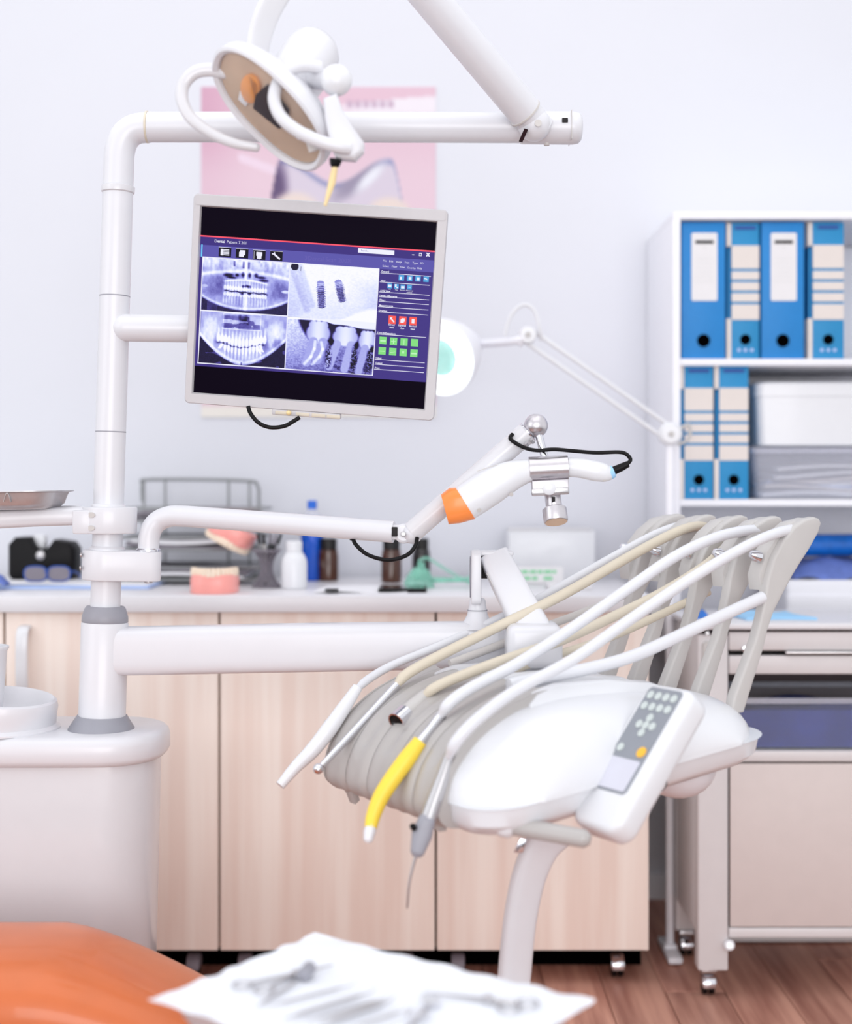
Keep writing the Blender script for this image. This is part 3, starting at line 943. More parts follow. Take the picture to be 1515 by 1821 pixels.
# papers, dark tablet, green mask, sign card, white carton on the right of the worktop
o = obj('instruction_sheet', slab(14, 8, lambda a, b: (P(560, 0, 3.2)[0] + a * .21 + b * .02, 3.16 + b * .20, ZT + .003 + .003 * math.sin(a * 6 + b * 2) * (1 - b)), (0, 0, .0025)), PAPER)
tag(o, 'white sheet of paper lying in front of the brown bottles', 'paper')
tb = thing('dark_tablet', 'flat dark glass plate lying on the worktop near the green mask', 'tablet', (P(716, 0, 3.2)[0], 3.23, ZT))
obj('case', box((P(716, 0, 3.2)[0], 3.23, ZT + .005), (.11, .12, .008), .003), BLACK, tb)
obj('glass_face', box((P(716, 0, 3.2)[0], 3.23, ZT + .0095), (.10, .11, .001)), DARKB, tb)
o = obj('dark_strip', box((P(590, 0, 3.15)[0], 3.15, ZT + .0065), (.03, .035, .004), .0015), BLACK)
o.location.z = ZT + .0062
tag(o, 'small dark packet lying at the front of the white paper sheet', 'packet')
gm = thing('green_mask', 'pale green clear breathing mask with coiled tube on the worktop', 'mask', (P(768, 0, 3.35)[0], 3.36, ZT))
cm = V3(P(745, 0, 3.35)[0], 3.34, ZT)
obj('mask_cup', lathe([(.036, .002), (.038, .004), (.034, .022), (.022, .042), (.010, .05), (.009, .062), (.008, .062), (.008, .05), (.02, .041), (.032, .021), (.036, .004)], cm, (.1, -.25, 1), 20), GREENT, gm)
pth = [cm + V3(0, -.012, .062), cm + V3(.02, -.02, .07), cm + V3(.06, 0, .045), cm + V3(.10, .02, .02), cm + V3(.125, .02, .012)]
for t in np.linspace(0, 4 * math.pi, 20):
    pth.append(cm + V3(.075 + .045 * math.cos(t), .0 + .05 * math.sin(t), .010 + .006 * math.sin(t * .5) + .0012 * t))
obj('tube', sweep(spline(pth, 4), .0045, seg=8), GREENT, gm)
sg = thing('sign_card', 'low white card with two lines of green print on the worktop', 'card', (P(953, 0, 3.5)[0], 3.5, ZT))
sw_ = .135
zc0 = ZT
ex, ey_, ez_ = V3(1, 0, 0), nrm((0, .25, 1)), nrm((0, -1, .25))
oc = V3(P(953, 0, 3.45)[0], 3.45, ZT + .0015)
obj('card', comb(box(oc + ey_ * .021, (sw_, .042, .0015), .0, ax=(ex, ey_, ez_)), box(oc + V3(0, .030, .019), (sw_, .040, .0015), 0, ax=(ex, nrm((0, -.35, 1)), nrm((0, 1, .35))))), LABELW, sg)
obj('lettering', comb(*[box(oc + ey_ * zz_ + ex * (xx_ * sw_) + ez_ * .0012, (ww * sw_, .0075, .0006), 0, ax=(ex, ey_, ez_))
                        for zz_, row in ((.029, ((-.34, .10), (-.20, .12), (-.05, .12), (.08, .09), (.22, .14), (.34, .06))), (.013, ((-.32, .14), (-.16, .12), (-.02, .1), (.22, .16)))) for xx_, ww in row]), GREENP, sg)
kb = thing('white_box', 'large plain white carton against the wall behind the sign card', 'box', (P(985, 0, 3.62)[0], 3.63, ZT))
xk0, xk1 = P(905, 0, 3.56)[0], P(1058, 0, 3.56)[0]
obj('body', box(((xk0 + xk1) / 2, 3.64, ZT + .064), (xk1 - xk0, .16, .127), .002), WPLAST, kb)
obj('lid_flap', box(((xk0 + xk1) / 2, 3.64, ZT + .1298), (xk1 - xk0 - .006, .156, .0022), .001), LABELW, kb)
o = obj('small_carton', box((P(1010, 0, 3.3)[0], 3.30, ZT + .0065), (.10, .10, .013), .002), LABELW)
tag(o, 'flat white packet lying in front of the sign card', 'packet')

# ================================================================== magnifier lamp on floor stand
DM = 3.30
ml = thing('magnifier_lamp', 'white ring-light magnifier lamp with folding arm, glowing behind the monitor', 'lamp', (P(1190, 0, DM)[0], DM, 0))
px_ = P(1191, 0, DM)[0]
obj('post', cyl((px_, DM, .02), (px_, DM, P(0, 778, DM)[2]), .0095, bev=.002), SHELFW, ml)
obj('foot', comb(box((px_, DM, .012), (.034, .16, .016), .005), box((px_, DM, .016), (.03, .034, .026), .005)), SHELFW, ml)
jb = P(1191, 772, DM)
obj('lower_joint', lathe([(.0005, -.018), (.02, -.018), (.028, -.010), (.029, 0), (.028, .010), (.02, .018), (.0005, .018)], jb, (0, -1, 0)), WPLAST, ml)
obj('joint_knob', comb(cyl(jb + V3(0, -.026, 0), jb + V3(0, -.016, 0), .006, bev=.001), sweep(spline([jb + V3(.02, 0, .01), jb + V3(.045, 0, .022), jb + V3(.045, 0, -.01), jb + V3(.02, 0, -.025)], 5), .004, seg=8)), WGREY, ml)
hj = P(938, 596, DM - .02)
for k in (-1, 1):
    dn = V3(.010, 0, .012) * k
    obj('arm_bar', sweep([jb + dn, hj + dn], .0055, seg=10, rnd=True), WPLAST, ml)
obj('upper_joint', comb(lathe([(.0005, -.016), (.018, -.016), (.021, -.010), (.021, .010), (.018, .016), (.0005, .016)], hj, (0, -1, 0)),), WPLAST, ml)
obj('upper_knob', cyl(hj + V3(0, -.024, 0), hj + V3(0, -.014, 0), .006, bev=.001), WGREY, ml)
rc = P(782, 636, DM - .03)
nr = nrm((-.50, -.80, -.30))
bk = rc - nr * .135
obj('neck', comb(sweep(spline([hj, P(915, 606, DM - .02), bk], 5), .010, seg=10), cyl(P(920, 612, DM - .02), P(930, 600, DM - .02), .012, bev=.002)), SHELFW, ml)
obj('cable_loop', sweep(spline([P(898, 598, DM - .03), P(906, 566, DM - .03), P(922, 546, DM - .03), P(938, 543, DM - .03), P(952, 556, DM - .03), P(960, 588, DM - .03), P(962, 605, DM - .02)], 5), .0045, seg=8), WPLAST, ml)
obj('shade', lathe([(.028, -.14), (.045, -.125), (.072, -.07), (.090, -.02), (.0925, 0), (.090, 0), (.086, -.018), (.069, -.066), (.04, -.12)], rc, nr, 36), SHELFW, ml)
obj('ring_tube', lathe([(.044, .0), (.050, .010), (.066, .014), (.083, .010), (.088, .0), (.083, -.008), (.050, -.008), (.044, 0)], rc, nr, 36), RING, ml)
obj('lens', lathe([(.0005, .006), (.03, .004), (.045, .0), (.03, -.004), (.0005, -.006)], rc, nr, 30), TEAL, ml)

# ================================================================== spittoon unit
su = thing('spittoon_unit', 'white floor-standing spittoon cabinet on the left carrying the column', 'dental unit', (-.80, 2.52, 0))
SX = -.464
rings = []
for z, g in ((0.03, .022), (.04, .018), (.60, .016), (.622, .018)):
    rings.append([(px, py, z) for px, py in rrect(-1.16 + g, SX - g - .012 * (1 - z / .62), 2.395 + g, 2.648 - g, .09, 8)])
obj('cabinet_body', loft(rings), CREAMW, su)
obj('base_block', loft([[(px, py, z) for px, py in rrect(-1.12, SX - .05, 2.43, 2.61, .07)] for z in (0, .03)]), GREYP, su)
rings = []
for z, g in ((.619, .010), (.622, .004), (.630, 0), (.652, .0), (.661, .003), (.667, .009), (.6695, .016)):
    rings.append([(px, py, z) for px, py in rrect(-1.16 + g, SX - g, 2.395 + g, 2.648 - g, .105 - g, 9)])
obj('top_cover', loft(rings), WHITE, su)
# spittoon bowl
bc = V3(-.756, 2.50, .668)
bn = nrm((.09, -.05, 1))
obj('spittoon_bowl', lathe([(.094, -.004), (.0955, .004), (.0945, .030), (.096, .046), (.093, .057), (.088, .060), (.083, .056), (.078, .044), (.058, .026), (.02, .017), (.0005, .016)], bc, bn, 40), WHITE, su)
obj('bowl_foot', lathe([(.104, .001), (.104, .004), (.0955, .010), (.094, .001)], bc, (0, 0, 1), 40), WHITE, su)
obj('cover_screw', comb(lathe([(.004, 0), (.004, .002), (.0005, .003)], P(270, 1405, 2.50), nrm((1, -.6, 0)), 10)), GOLD, su)
cup = thing('plastic_cup', 'white disposable cup standing in the spittoon bowl at the left edge', 'cup', (-.778, 2.50, .690))
obj('wall', lathe([(.0005, .001), (.022, 0), (.0235, .004), (.0325, .118), (.0355, .122), (.0355, .126), (.0325, .127), (.0315, .118), (.0225, .005), (.0005, .004)], (-.778, 2.50, .690), seg=32), WPLAST, cup)

# ================================================================== support column with overhead arm
LEAN = 29 / 960.0


def A(y, d=2.5):
    return P(181 + (1290 - y) * LEAN, y, d)


AXN = nrm(A(330) - A(1290))


def cring(y0, y1, prof):
    """lathe about the column axis between photo heights y0 (bottom) and y1 (top)"""
    a, b = A(y0), A(y1)
    L = np.linalg.norm(b - a)
    return lathe([(r, h * L) for r, h in prof], a, AXN, 40)


co = thing('support_column', 'white upright column with bent overhead arm rising from the spittoon unit', 'column', (A(1290)[0], 2.5, .6695))
obj('base_ring', cring(1298, 1272, [(.059, 0), (.059, .08), (.044, 1), (.0005, 1)]), GREYP, co)
obj('lower_column', cring(1288, 1106, [(.0415, 0), (.0415, .985), (.040, 1), (.0005, 1)]), WHITE, co)
obj('collar', cring(1106, 1078, [(.0405, 0), (.041, .05), (.0405, .35), (.036, .85), (.033, 1), (.0005, 1)]), GREYP, co)
obj('neck', cring(1080, 895, [(.0265, 0), (.0265, 1)]), WHITE, co)
obj('clamp_ring', cring(985, 971, [(.0265, 0), (.032, .2), (.032, .7), (.0275, 1)]), WHITE, co)
obj('clamp_ring', cring(905, 896, [(.0265, 0), (.031, .3), (.030, .7), (.0265, 1)]), WHITE, co)
a0, a1, a2 = A(905), A(345), A(300)
el = spline([A(300), P(213, 268, 2.5), P(222, 244, 2.5), P(240, 230, 2.5), P(268, 226, 2.5)], 8)
obj('pole', sweep([A(905), A(620), A(345)] + el + [P(600, 226, 2.49), P(935, 227, 2.47)], .0268, seg=36), WHITE, co)
for y in (768, 527):
    obj('seam_ring', cring(y + 1, y - 1, [(.0262, 0), (.0270, 0), (.0270, 1), (.0262, 1)]), GREYP, co)
obj('pole_ring', cring(344, 330, [(.0265, 0), (.0292, .15), (.0296, .5), (.0292, .85), (.0265, 1)]), CREAMW, co)
obj('arm_ring', lathe([(.0265, -.0022), (.0281, -.0015), (.0281, .0015), (.0265, .0022)], P(262, 226, 2.5), (1, 0, 0), 36), HOSEC, co)
sa = P(925, 227, 2.47)
e1 = P(1036, 228, 2.465)
ad = nrm(e1 - sa)
L = np.linalg.norm(e1 - sa)
sl = obj('end_sleeve', lathe([(.027, 0), (.0285, .003), (.0285, L - .018), (.0265, L - .007), (.021, L - .002), (.012, L), (.0005, L)], sa, ad, 36), WHITE, co)
so = P(1002, 221, 2.465)
obj('slot', box(so + V3(0, -.0272, 0), (.010, .004, .008), .001), DARK, sl)
obj('sleeve_seam', comb(box(P(1014, 228, 2.465) + V3(0, 0, 0), (.0008, .0572, .0500), 0), cyl(P(972, 254, 2.465), P(972, 259, 2.465), .005, bev=.001)), HOSEG, sl)
# monitor arm
obj('monitor_arm', sweep([P(222, 583, 2.49), P(340, 584.5, 2.50), P(575, 588, 2.52)], .0245, seg=28, rnd=True), WHITE, co)
# lower clamp: hull of two bosses
y0c, y1c = 1031, 978


def clamp_outline(r1, c2, r2, n=14):
    dx = c2[0]
    pts = []
    b = math.asin((r1 - r2) / abs(dx))
    for k in range(n * 2 + 1):
        a = math.pi / 2 - b + (2 * math.pi - math.pi + 2 * b) * k / (n * 2)
        pts.append((r1 * math.cos(a), r1 * math.sin(a)))
    for k in range(n + 1):
        a = -math.pi / 2 + b + (math.pi - 2 * b) * k / n
        pts.append((dx + r2 * math.cos(a), r2 * math.sin(a)))
    return pts


cc = A((y0c + y1c) / 2)
exc = nrm(np.cross(V3(0, 1, 0), AXN))
cl = obj('lower_clamp', prism(clamp_outline(.0425, (.077, 0), .0195), .053, cc, exc, (0, 1, 0), AXN, .003), WHITE, co)
obj('clamp_bolt', comb(cyl(P(264, 1031, 2.5), P(264, 1037, 2.5), .0075, bev=.001), cyl(P(146, 987, 2.478), P(143, 987, 2.478), .004), cyl(P(145, 1010, 2.478), P(142, 1010, 2.478), .004)), STEEL, cl)

# ================================================================== bracket arm with instrument tray on the left
ta = thing('tray_bracket', 'white bracket arm clamped on the column, reaching left under the steel tray', 'bracket', A(950))
cc = A(925)
obj('clamp', prism([(.051 * math.cos(t), .044 * math.sin(t)) for t in np.linspace(0, 2 * math.pi, 44, endpoint=False)], .047, cc, (1, 0, 0), (0, 1, 0), AXN, .003), WHITE, ta)
out = [(P(137, 0, 2.5)[0], .026), (P(160, 0, 2.5)[0], .02), (P(160, 0, 2.5)[0], -.026), (P(137, 0, 2.5)[0], -.024)]
obj('jaw', box(P(150, 928, 2.485), (.032, .05, .042), .004), WHITE, ta)
obj('screw_hole', comb(*[lathe([(.0005, .0), (.0078, .0), (.0078, .0012), (.0005, .0012)], A(y, 2.5) + V3(-.020, -.0405, 0), (-.45, -1, 0), 20, 1.0, .62, axes=(nrm((1, -.45, 0)), V3(0, 0, 1), nrm((-.45, -1, 0)))) for y in (915, 938)]), HOSEG, ta)
obj('arm', sweep(spline([P(150, 917, 2.50), P(120, 918, 2.49), P(60, 920, 2.48), P(-20, 924, 2.47), P(-140, 928, 2.46)], 5), .030, .0165, up=V3(0, 0, 1), seg=20, p=4), WHITE, ta)
obj('rim', sweep(spline([P(148, 905, 2.49), P(125, 903, 2.52), P(60, 905, 2.53), P(-60, 908, 2.53)], 5), .006, .004, up=V3(0, 0, 1), seg=10, p=3), WHITE, ta)
st_ = thing('steel_tray', 'shallow stainless steel dish resting on the white bracket at the left edge', 'tray', P(30, 911, 2.485))
zb_ = P(0, 910, 2.485)[2] + .0012
rings = []
tx0, tx1, ty0, ty1 = P(-150, 0, 2.48)[0], P(112, 0, 2.48)[0], 2.40, 2.575
for z, g in ((zb_, .026), (zb_ + .003, .016), (zb_ + .010, .009), (zb_ + .022, .005), (zb_ + .029, .002), (zb_ + .031, -.006), (zb_ + .0325, -.006), (zb_ + .0325, .003), (zb_ + .022, .007), (zb_ + .010, .011), (zb_ + .004, .018), (zb_ + .0015, .028)):
    rings.append([(px, py, z + .004 * (px - tx0) / (tx1 - tx0)) for px, py in rrect(tx0 + g, tx1 - g, ty0 + g, ty1 - g, .05 - g * .5, 8)])
TSTEEL = mat('tray_steel', (196, 194, 196), .38, metal=.65, var=.05, scale=120)
obj('dish', loft(rings), TSTEEL, st_)
ex_ = tx1 - .075
obj('divider', slab(6, 12, lambda a, b: (ex_ + .02 * (a - .5) * (.6 + .4 * b), ty0 + .0 + b * .05, zb_ + .0335 - .016 * (2 * a - 1) ** 2 * (1 - b)), (0, 0, .0015)), TSTEEL, st_)

# ================================================================== camera arm
ca = thing('articulated_holder', 'bent white arm with elbow joint and ball end holding the intraoral camera', 'arm', P(264, 979, 2.5))
obj('bush', lathe([(.0005, 0), (.0195, 0), (.0215, .002), (.0215, .005), (.0195, .007), (.0005, .007)], P(264, 982, 2.5)), CHROME, ca)
pth = spline([P(264, 979, 2.5), P(265, 957, 2.5), P(271, 938, 2.5), P(284, 925, 2.5), P(304, 918, 2.495), P(330, 918, 2.49)], 6) + [P(520, 932, 2.46), P(700, 946, 2.43)]
obj('lower_tube', sweep(pth, .0188, seg=30), WHITE, ca)
jt = P(718, 949, 2.43)
jn = obj('elbow_joint', comb(lathe([(.0005, -.014), (.013, -.014), (.0165, -.011), (.0165, .011), (.013, .014), (.0005, .014)], jt, (0, -1, .1)), box(P(706, 946, 2.43), (.022, .024, .026), .004)), WHITE, ca)
obj('joint_slot', box(P(702, 945, 2.43) + V3(0, -.0165, .0), (.010, .006, .016), .001), DARK, jn)
obj('joint_screw', cyl(P(717, 950, 2.412), P(717, 950, 2.406), .0045, bev=.0008), STEEL, jn)
ua, ub = P(733, 946, 2.425), P(938, 769, 2.40)
obj('upper_tube', sweep([ua, ua * .5 + ub * .5, ub], .0188, seg=28, rnd=False), CREAMW, ca)
obj('tube_root', ball(P(733, 948, 2.425), .0186, sy=.95), WHITE, ca)
bl = P(953, 757, 2.395)
obj('ball_ring', lathe([(.017, 0), (.0195, .001), (.0195, .003), (.017, .004)], ub - nrm(ub - ua) * .001, ub - ua, 28), CHROME, ca)
obj('ball_end', ball(bl, .0205, seg=28), ALU, ca)
obj('rod', cyl(P(957, 770, 2.39), P(971, 822, 2.385), .0065), CHROME, ca)
obj('grub_screw', comb(cyl(P(948, 787, 2.385), P(945, 781, 2.38), .0035), cyl(P(938, 793, 2.385), P(935, 788, 2.38), .0028)), STEEL, ca)
obj('cable_bight', sweep(spline([P(627, 957, 2.44), P(634, 970, 2.43), P(655, 987, 2.42), P(690, 996, 2.41), P(722, 988, 2.405), P(738, 972, 2.405), P(742, 956, 2.41)], 6), .0036, seg=10), BLACK, ca)
obj('cable_grommet', comb(cyl(P(628, 960, 2.44), P(627, 955, 2.44), .006, bev=.001)), BLACK, ca)
# holder
ho = thing('camera_holder', 'brushed aluminium clamp with thumb screw gripping the camera', 'holder', P(985, 930, 2.39))
exh, ezh = nrm((1, 0, .055)), nrm((-.055, 0, 1))
eyh = V3(0, 1, 0)
dh = 2.375
arc = [(.034 * math.cos(t), .034 * math.sin(t)) for t in np.linspace(math.radians(100), math.radians(260), 16)]
oc = P(975, 833, dh)
sec = []
for t in np.linspace(math.radians(75), math.radians(285), 18):          # channel around the camera neck
    sec.append((.0235 * math.sin(t - math.pi / 2), .0235 * math.cos(t - math.pi / 2)))
outer = [(-.0215 * math.cos(t), .0215 * math.sin(t)) for t in np.linspace(math.radians(-80), math.radians(80), 18)]
inner = [(-.0185 * math.cos(t), .0185 * math.sin(t)) for t in np.linspace(math.radians(80), math.radians(-80), 18)]
obj('channel', prism([(a, b) for a, b in outer + inner], .066, oc, eyh, ezh, exh, .0006, 1), ALU, ho)
blk = obj('clamp_block', comb(box(P(978, 867, dh - .002), (.062, .026, .026), .002, ax=(exh, eyh, ezh))), ALU, ho)
obj('block_step', box(P(978, 873, dh - .0165), (.062, .006, .010), .001, ax=(exh, eyh, ezh)), STEEL, blk)
obj('push_button', lathe([(.0115, 0), (.0115, .005), (.0095, .0065), (.0005, .0065)], P(976, 868, dh - .0195), (0, -1, 0), 24), WPLAST, blk)
sd = nrm(P(989, 925, dh - .012) - P(981, 880, dh))
obj('stem', cyl(P(982, 878, dh), P(986, 906, dh - .008), .0135, bev=.001), ALU, ho)
obj('stem_slot', box(P(984, 893, dh - .017), (.006, .002, .018), .0005), DARK, ho)
kn = P(985.5, 904, dh - .006)
obj('thumb_screw', lathe([(.018, 0), (.0205, .002), (.0205, .023), (.0195, .025), (.0005, .025)], kn, nrm(V3(.10, -.42, -1)), 30), ALU, ho)
obj('screw_face', lathe([(.0185, .0253), (.0005, .0256)], kn, nrm(V3(.10, -.42, -1)), 30), REFL, ho)
# intraoral camera
dc = 2.375
ic = thing('intraoral_camera', 'white handheld scanner camera with orange tip and black cable in the clamp', 'camera', P(930, 870, dc))
cpts = [P(822, 898, dc), P(845, 883, dc), P(872, 866, dc), P(905, 848, dc), P(935, 838, dc), P(962, 834, dc), P(1000, 831, dc), P(1030, 832, dc), P(1060, 838, dc), P(1078, 841, dc), P(1089, 840, dc)]
cr = [.0305, .0315, .0310, .0265, .0205, .0175, .0165, .0168, .0172, .0150, .0095]
path = spline(cpts, 5)
rr = np.interp(np.linspace(0, 10, len(path)), range(11), cr)
obj('body', sweep(path, list(rr), list(rr * .95), up=V3(0, 1, 0.01), seg=32, p=2.4), WPLAST, ic)
d1 = nrm(cpts[0] - cpts[1])
up_ = V3(0, -1, 0)
sid = nrm(np.cross(d1, V3(0, 1, 0)))
o1, o2, o3 = P(828, 895, dc), P(812, 900, dc), P(791, 908, dc)
tp = [[], [], [], []]
rs = [(P(827, 895, dc), .0315, nrm((-.85, 0, -.53))), (P(809, 899, dc), .0312, nrm((-.95, 0, -.3))), (P(791, 906, dc), .0262, nrm((-.95, 0, -.25)))]
rings = []
for cpt, rad, nn in rs:
    s_ = nrm(np.cross(nn, V3(0, 1, 0)))
    rings.append([cpt + s_ * rad * math.copysign(abs(math.cos(t)) ** .7, math.cos(t)) + V3(0, 1, 0) * rad * .95 * math.copysign(abs(math.sin(t)) ** .7, math.sin(t)) for t in np.linspace(0, 2 * math.pi, 28, endpoint=False)])
obj('orange_tip', loft(rings), ORTIP, ic)
for x, y, dd in ((852, 907, .0245), (909, 879, .0172), (1075, 852, .0095)):
    obj('screw_dimple', lathe([(.0005, 0), (.0036, 0), (.0036, .0012), (.0005, .0012)], P(x, y, dc - dd), nrm((.1, -1, -.55)), 14), HOSEG, ic)
obj('shell_seam', sweep(spline([P(848, 838, dc - .012), P(880, 828, dc - .010), P(908, 824, dc - .008)], 5), .0008, seg=6), HOSEG, ic)
obj('blue_band', cyl(P(1084, 841, dc), P(1091, 838, dc), .0118, .0105), SKYB, ic)
obj('strain_relief', sweep([P(1089, 838, dc), P(1105, 831, dc), P(1117, 825, dc)], [.0075, .0068, .0056], seg=14), BLACK, ic)
obj('cable', sweep(spline([P(1112, 828, dc), P(1121, 818, dc), P(1114, 808, dc), P(1100, 804, dc), P(1060, 805, dc), P(1020, 802, dc - .006), P(985, 799, dc - .010), P(955, 801, dc - .010), P(930, 795, dc), P(908, 781, dc + .005), P(911, 772, dc + .012)], 6), .0034, seg=10), BLACK, ic)

# ================================================================== delivery arm
da = thing('delivery_arm', 'broad white swing arm from the column to the instrument console', 'arm', P(222, 1157, 2.5))
arm_p = [P(196, 1157.5, 2.5), P(240, 1157, 2.5), P(500, 1152, 2.49), P(760, 1148, 2.47), P(850, 1146, 2.46), P(885, 1146, 2.46)]
obj('beam', sweep(arm_p, [.034, .034, .034, .034, .034, .030], [.0425, .0425, .0425, .0415, .040, .034], up=V3(0, 0, 1), seg=40, p=4.2), WHITE, da)
obj('beam_end', sweep([P(884, 1146, 2.46), P(892, 1146, 2.46)], [.030, .026], [.034, .028], up=V3(0, 0, 1), seg=40, p=4.2, rnd=True), WHITE, da)
sp = P(849, 1105, 2.46)
obj('spindle', lathe([(.036, -.012), (.024, 0), (.018, .012), (.0145, .030), (.0145, .036), (.012, .040), (.0005, .040)], sp, (0, 0, 1), 30), WHITE, da)
obj('spindle_seam', lathe([(.0142, .019), (.0178, .019), (.0178, .0205), (.0142, .0205)], P(849, 1105, 2.46), (0, 0, 1), 30), GREYP, da)
hx = P(846, 1030, 2.45)
b1 = obj('bracket_cheek', prism(rrect(-.030, .030, -.047, .047, .010), .017, P(846, 1026, 2.46), (0, 1, 0), (0, 0, 1), (1, 0, 0), .003), WHITE, da)
obj('cheek_oval', prism([(.016 * math.cos(t), .036 * math.sin(t)) for t in np.linspace(0, 2 * math.pi, 28, endpoint=False)], .002, P(836.5, 1026, 2.46), (0, 1, 0), (0, 0, 1), (1, 0, 0)), GREYP, b1)
obj('bracket_cap', comb(box(P(875, 983, 2.47), (.072, .06, .008), .003)), WHITE, da)
obj('bracket_core', box(P(872, 1006, 2.485), (.052, .03, .044), .004), DARK, da)
obj('bracket_cheek', prism(rrect(-.030, .030, -.022, .022, .008), .006, P(905, 1000, 2.475), (0, 1, 0), (0, 0, 1), (1, 0, 0), .002), WHITE, da)
fa, fb = P(880, 992, 2.46), P(957, 1142, 2.36)
obj('lift_beam', sweep([fa, fa * .5 + fb * .5, fb], [.026, .029, .032], [.022, .022, .022], up=nrm(V3(0, -1, .3)), seg=28, p=5), WHITE, da)
obj('beam_seam', sweep([P(866, 1020, 2.43), P(930, 1138, 2.345)], .0012, seg=6), HOSEG, da)
hb = P(948, 1146, 2.36)
obj('wrist_housing', box(hb, (.092, .10, .072), .014, 4), WHITE, da)

# ================================================================== instrument console
UV_, VV_ = V3(.54, -.8417, 0), V3(.8417, .54, 0)
O0 = V3(-.153, 2.29, 0)


def C(u, v, w):
    return O0 + UV_ * u + VV_ * v + V3(0, 0, w)


ZV = V3(0, 0, 1)
ct_ = thing('instrument_console', 'white and grey dental instrument console with keypad on its side', 'dental console', C(.2, .3, .60))
seam = lambda v: .652 + (.714 - .652) * v / .57
prof = spline([(0.0, .655), (.008, .682), (.026, .708), (.055, .736), (.095, .760), (.14, .776), (.21, .786), (.30, .786), (.40, .780), (.48, .770), (.53, .755), (.558, .735), (.57, .716)], 4)
prof = [(p[0], p[1]) for p in prof]
rings = []
UR, UE = .30, .445
us = [0, .004, .012, .10, .2, .30] + [UR + (UE - UR) * math.sin(math.radians(a)) for a in (15, 30, 42, 54, 64, 72, 79, 85, 88.5)]
for u in us:
    k = max(0, (u - UR) / (UE - UR))
    e = (1 - k ** 2.3) ** .5 if k < 1 else 0
    if u < .01:
        e = .90 + .08 * (u / .004) if u <= .004 else 1
    ring = []
    vm = .285
    for v, w in prof:
        sh_ = (1 - .33 * k ** 3)
        v2 = vm + (v - vm) * sh_
        s_ = seam(v2)
        ring.append(C(u, v2, s_ + (w - seam(v)) * e))
    for v, w in prof[::-4]:
        v2 = vm + (v - vm) * (1 - .33 * k ** 3)
        ring.append(C(u, v2, seam(v2) - .004))
    rings.append(ring)
obj('upper_shell', loft(rings), WPLAST, ct_)
# lower shell
po = rrect(.004, UE - .004, .002, .566, .07, 8)
rings = []
for dz, g in ((-.004, 0.0), (-.006, .004), (-.030, .008), (-.044, .022), (-.050, .05)):
    rings.append([C(.2225 + (u - .2225) * (1 - g / .2225), .284 + (v - .284) * (1 - g / .284), seam(v) + dz) for u, v in po])
obj('lower_shell', loft(rings), WPLAST, ct_)
obj('pivot_dome', ball(C(.335, .445, .655), .062, 1.0, 1.0, .85, seg=28), WHITE, ct_)
obj('pivot_knob', lathe([(.016, -.01), (.018, 0), (.018, .02), (.014, .026), (.0005, .026)], P(1166, 1384, 2.10), nrm((-.2, -1, 0)), 20), BLACK, ct_)
obj('knob_cap', ball(P(1170, 1394, 2.07), .011), WPLAST, ct_)
# grey instrument rests
gp = spline([(.022, .612), (.002, .616), (-.010, .628), (-.012, .646), (-.004, .675), (.012, .702), (.038, .731), (.075, .757), (.115, .775), (.155, .788), (.19, .794)], 4)
gp = [np.array(p) for p in gp]
gn = []
for i in range(len(gp)):
    t = gp[min(i + 1, len(gp) - 1)] - gp[max(i - 1, 0)]
    gn.append(nrm((-t[1], t[0])))
SEGW = .0665
for j in range(5):
    u0, u1 = j * SEGW + .0006, (j + 1) * SEGW - .0006
    top_, bot = [], []
    for i, (p_, n_) in enumerate(zip(gp, gn)):
        rt, rb_ = [], []
        cut = 1.0
        for k in range(9):
            s_ = k / 8
            ch = .0055 * (1 - abs(2 * s_ - 1) ** 5) - .006 * math.exp(-((s_ - .5) / .22) ** 2) * (1 if i > 18 else .35)
            q_ = p_ + n_ * ch
            rt.append(C(u0 + (u1 - u0) * s_, q_[0], q_[1]))
            q_ = p_ - n_ * .012
            rb_.append(C(u0 + (u1 - u0) * s_, q_[0], q_[1]))
        top_.append(rt + rb_[::-1])
    obj('instrument_rest', loft(top_), CGREY, ct_)
obj('rest_end_cap', prism([tuple(p_ + n_ * .002) for p_, n_ in zip(gp, gn)] + [(.19, .70), (.05, .62)], .004, C(-.0022, 0, 0), VV_, ZV, UV_, .001), CGREY, ct_)
obj('rest_end_cap', prism([tuple(p_ + n_ * .003) for p_, n_ in zip(gp, gn)] + [(.19, .70), (.05, .62)], .006, C(5 * SEGW + .0035, 0, 0), VV_, ZV, UV_, .001), CGREY, ct_)
obj('rest_hook', prism([(-.006, .622), (.012, .618), (.018, .598), (.010, .592), (.004, .606)], .022, C(.05, 0, 0), VV_, ZV, UV_, .002), CGREY, ct_)
obj('rest_hook', prism([(.0, .622), (.018, .618), (.020, .600), (.006, .600)], .02, C(.30, 0, 0), VV_, ZV, UV_, .002), CGREY, ct_)
# white hose guides between the hoses
for j in range(5):
    u = (j + .95) * SEGW
    rg = []
    for v, hh in ((.145, .0), (.16, .012), (.20, .017), (.30, .016), (.38, .012), (.42, .002)):
        zc_ = np.interp(v, [p[0] for p in prof], [p[1] for p in prof])
        rg.append([C(u - .016, v, zc_ - .006), C(u - .013, v, zc_ + hh * .8), C(u - .005, v, zc_ + hh), C(u + .005, v, zc_ + hh), C(u + .013, v, zc_ + hh * .8), C(u + .016, v, zc_ - .006)])
    obj('hose_guide', loft(rg), WPLAST, ct_, smooth=60)
